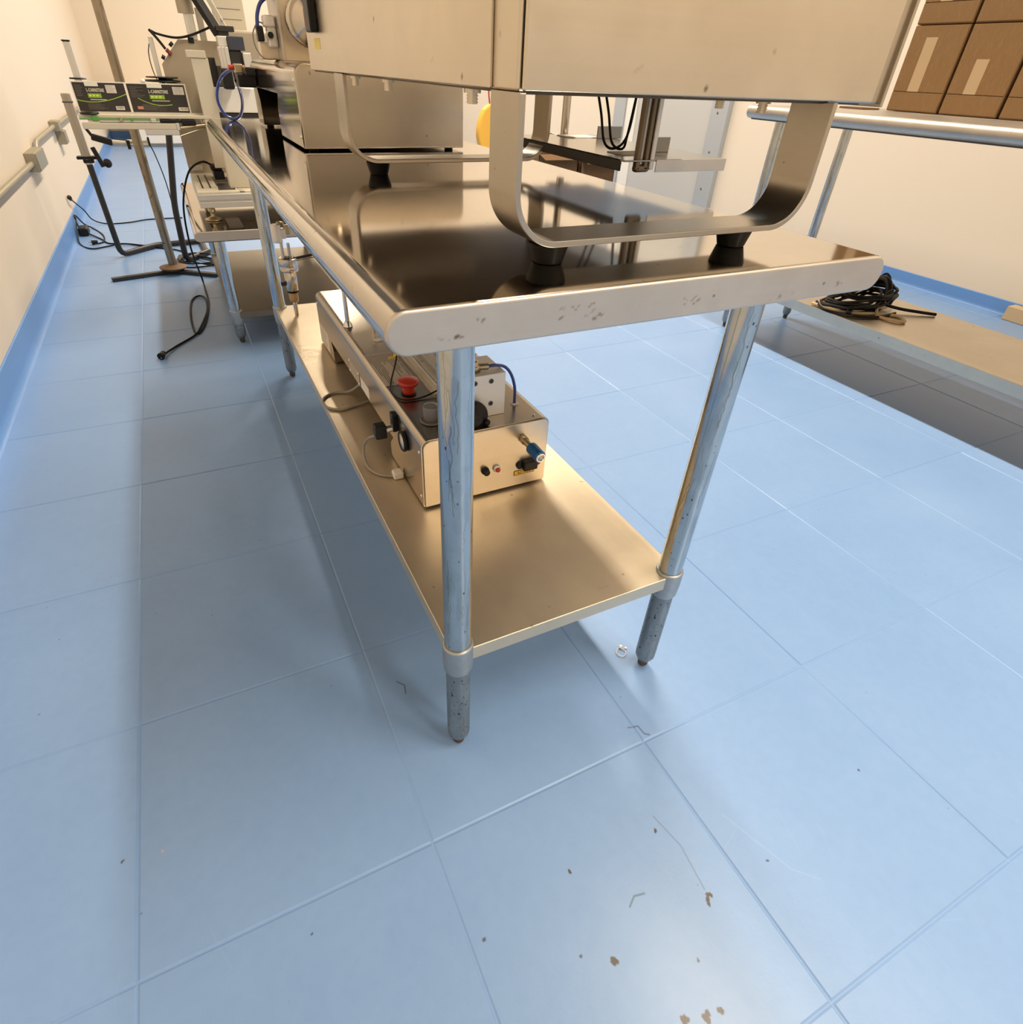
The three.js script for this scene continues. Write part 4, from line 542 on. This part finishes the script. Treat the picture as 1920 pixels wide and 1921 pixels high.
// ---------------------------------------------------------------- cartons on the right table
{
  const X = 3.02, Zs = [-1.528, -1.305, -1.081, -0.857, -0.633], W = 0.211, Yb = 0.8985, H = 0.272, names = ['farthest', 'second', 'third', 'fourth', 'nearest'], rows = ['bottom row', 'second row', 'third row'];
  for (let r = 0; r < 3; r++) for (let c = 0; c < 5; c++) {
    const y0 = Yb + r * (H + 0.0015), z0 = Zs[c], t = thing('carton', `brown cardboard carton, ${names[c]} of five in the ${rows[r]}`, 'box', [X, y0, z0], 0, 'cartons stacked on the right table');
    part(t, 'body', bb(0.002, 0.31, 0, H, 0, W, 0.003), card);
    part(t, 'flap', bb(-0.001, 0.002, 0.004, 0.063, 0.002, W - 0.002, 0.0008), card); part(t, 'flap', bb(-0.001, 0.002, 0.066, H - 0.002, 0.002, W - 0.002, 0.0008), card);
    const top = [0.235, 0.17, 0.22, 0.18, 0.2][(c + r * 2) % 5]; part(t, 'tape', quad(V3(-0.0011, 0.066, 0.062), V3(-0.0011, 0.066, 0.108), V3(-0.0011, top, 0.108), V3(-0.0011, top, 0.062), 0.0003), tape, 'strip of brown tape');
  }
  solo('cardboard_scrap', bb(2.9, 3.01, 0.8975, 0.904, -1.66, -1.55, 0.001), cardDark, 'flat brown cardboard scrap at the far end of the carton stack', 'cardboard');
}
{ // coil of leads on the right table's shelf
  const Y = 0.246, t = thing('cable_coil', 'bundle of black leads coiled on the right table undershelf', 'cord'), R = rng(55);
  for (let i = 0; i < 9; i++) { const rx = 0.11 + R() * 0.06, rz = 0.05 + R() * 0.035, pts = []; for (let k = 0; k < 14; k++) { const a = k / 14 * 6.283; pts.push([2.7 + rx * Math.cos(a) + (R() - 0.5) * 0.015 + 0.05 * Math.sin(i), Y + 0.008 + i * 0.006 + (R() - 0.5) * 0.008 + (Math.cos(a) > 0.5 ? 0.02 : 0), -1.11 + rz * Math.sin(a) + (R() - 0.5) * 0.012]); } part(t, 'loop', tube(pts, 0.0055, 110, 8, true), blackRubber); }
  part(t, 'binding', [tube([[2.84, 0.275, -1.2], [2.86, 0.325, -1.17], [2.845, 0.335, -1.12], [2.82, 0.3, -1.08], [2.815, 0.262, -1.09]], 0.014, 40, 10)], blackRubber); part(t, 'loose_loop', tube([[2.85, 0.32, -1.17], [2.9, 0.345, -1.17], [2.93, 0.32, -1.16], [2.9, 0.28, -1.14]], 0.005, 40, 8), blackRubber);
  part(t, 'loose_end', tube([[2.72, 0.28, -1.05], [2.8, 0.262, -1.0], [2.86, 0.256, -0.955], [2.915, 0.252, -0.915]], 0.006, 40, 8), blackRubber); part(t, 'loose_loop', tube([[2.56, 0.256, -1.2], [2.515, 0.251, -1.13], [2.53, 0.251, -1.06], [2.58, 0.251, -1.01], [2.66, 0.251, -0.98], [2.76, 0.253, -0.985]], 0.005, 60, 8), blackRubber); part(t, 'plug', bar(V3(2.6, 0.268, -1.07), V3(2.55, 0.256, -1.04), 0.02, 0.018, 0.004), blackPlastic);
  const p = S({ color: lin(0.62, 0.46, 0.28), roughness: 0.5 }), q = thing('pale_lead', 'pale beige flat lead folded under the black coil', 'cord');
  part(q, 'lead', [tube([[2.535, Y + 0.006, -1.2], [2.55, Y + 0.005, -1.12], [2.6, Y + 0.005, -1.05], [2.68, Y + 0.005, -1.01], [2.74, Y + 0.005, -0.96], [2.705, Y + 0.006, -0.905], [2.672, Y + 0.006, -0.93], [2.66, Y + 0.006, -0.99], [2.72, Y + 0.014, -1.04], [2.8, Y + 0.012, -1.1]], 0.006, 120, 8)], p); part(q, 'lead', tube([[2.56, Y + 0.012, -1.17], [2.6, Y + 0.02, -1.09], [2.66, Y + 0.02, -1.06], [2.76, Y + 0.018, -1.03]], 0.008, 60, 8), p);
}
// ---------------------------------------------------------------- things on the floor far behind
{
  const cb = thing('low_cabinet', 'low white cabinet against the far end wall', 'cabinet'); part(cb, 'body', bb(-0.1, 1.1, 0.03, 0.58, -10.33, -9.46, 0.004), whitePlastic); part(cb, 'plinth', bb(-0.08, 1.08, 0.0, 0.03, -10.3, -9.5, 0.002), creamPaint); for (const x of [-0.09, 0.31, 0.71]) { const d = part(cb, 'door', bb(x, x + 0.38, 0.04, 0.57, -9.46, -9.442, 0.003), whitePlastic); part(d, 'handle', bb(x + 0.34, x + 0.35, 0.3, 0.42, -9.442, -9.43, 0.003), alu); }
  const box = (x0, x1, z0, z1, h, label) => { const t = thing('floor_carton', label, 'box'); part(t, 'wall', [sharp(x0, x1, 0.001, 0.012, z0, z1), sharp(x0, x0 + 0.005, 0.001, h, z0, z1), sharp(x1 - 0.005, x1, 0.001, h, z0, z1), sharp(x0, x1, 0.001, h, z0, z0 + 0.005), sharp(x0, x1, 0.001, h, z1 - 0.005, z1)], cardDark); part(t, 'flap', bar(V3((x0 + x1) / 2, h, z1), V3((x0 + x1) / 2, h - 0.03, z1 + 0.1), x1 - x0 - 0.01, 0.005, 0.001), cardDark); part(t, 'flap', bar(V3((x0 + x1) / 2, h, z0), V3((x0 + x1) / 2, h + 0.08, z0 - 0.08), x1 - x0 - 0.01, 0.005, 0.001), card); };
  box(3.0, 3.38, -4.75, -4.4, 0.43, 'open brown carton on the floor behind the front table, left of two'); box(3.4, 3.75, -4.72, -4.38, 0.4, 'open brown carton on the floor by the grey door, right of two');
  const s = new THREE.Shape(); s.moveTo(2.56, 0.0); s.lineTo(2.78, 0.0); s.lineTo(2.72, 0.72); s.quadraticCurveTo(2.62, 0.8, 2.54, 0.72); s.quadraticCurveTo(2.44, 0.55, 2.56, 0.4); s.lineTo(2.56, 0); const g = extrude(s, 0.05, 0.012); g.translate(0, 0.0005, -4.55);
  const t = thing('yellow_sack', 'upright yellow sack far behind the sealing machine', 'sack'); part(t, 'body', smooth(g), yellowBag); part(t, 'tie', tube([[2.6, 0.76, -4.53], [2.59, 0.84, -4.53], [2.6, 0.92, -4.53]], 0.006, 20, 8), redPlastic);
  const w = thing('plastic_scrap', 'tiny clear plastic ring and crumbs beside the right front leg', 'scrap', [0.9, 0, -0.184]); part(w, 'ring', tube([[-0.01, 0.003, 0], [0, 0.003, 0.011], [0.011, 0.003, 0.001], [0.002, 0.004, -0.011]], 0.0009, 40, 6, true), whitePlastic); part(w, 'crumb', [bb(0.004, 0.012, 0.001, 0.006, -0.016, -0.009, 0.002), bb(0.013, 0.019, 0.001, 0.004, -0.008, -0.003, 0.0015)], paperWhite);
}
renderer.render(scene, camera);
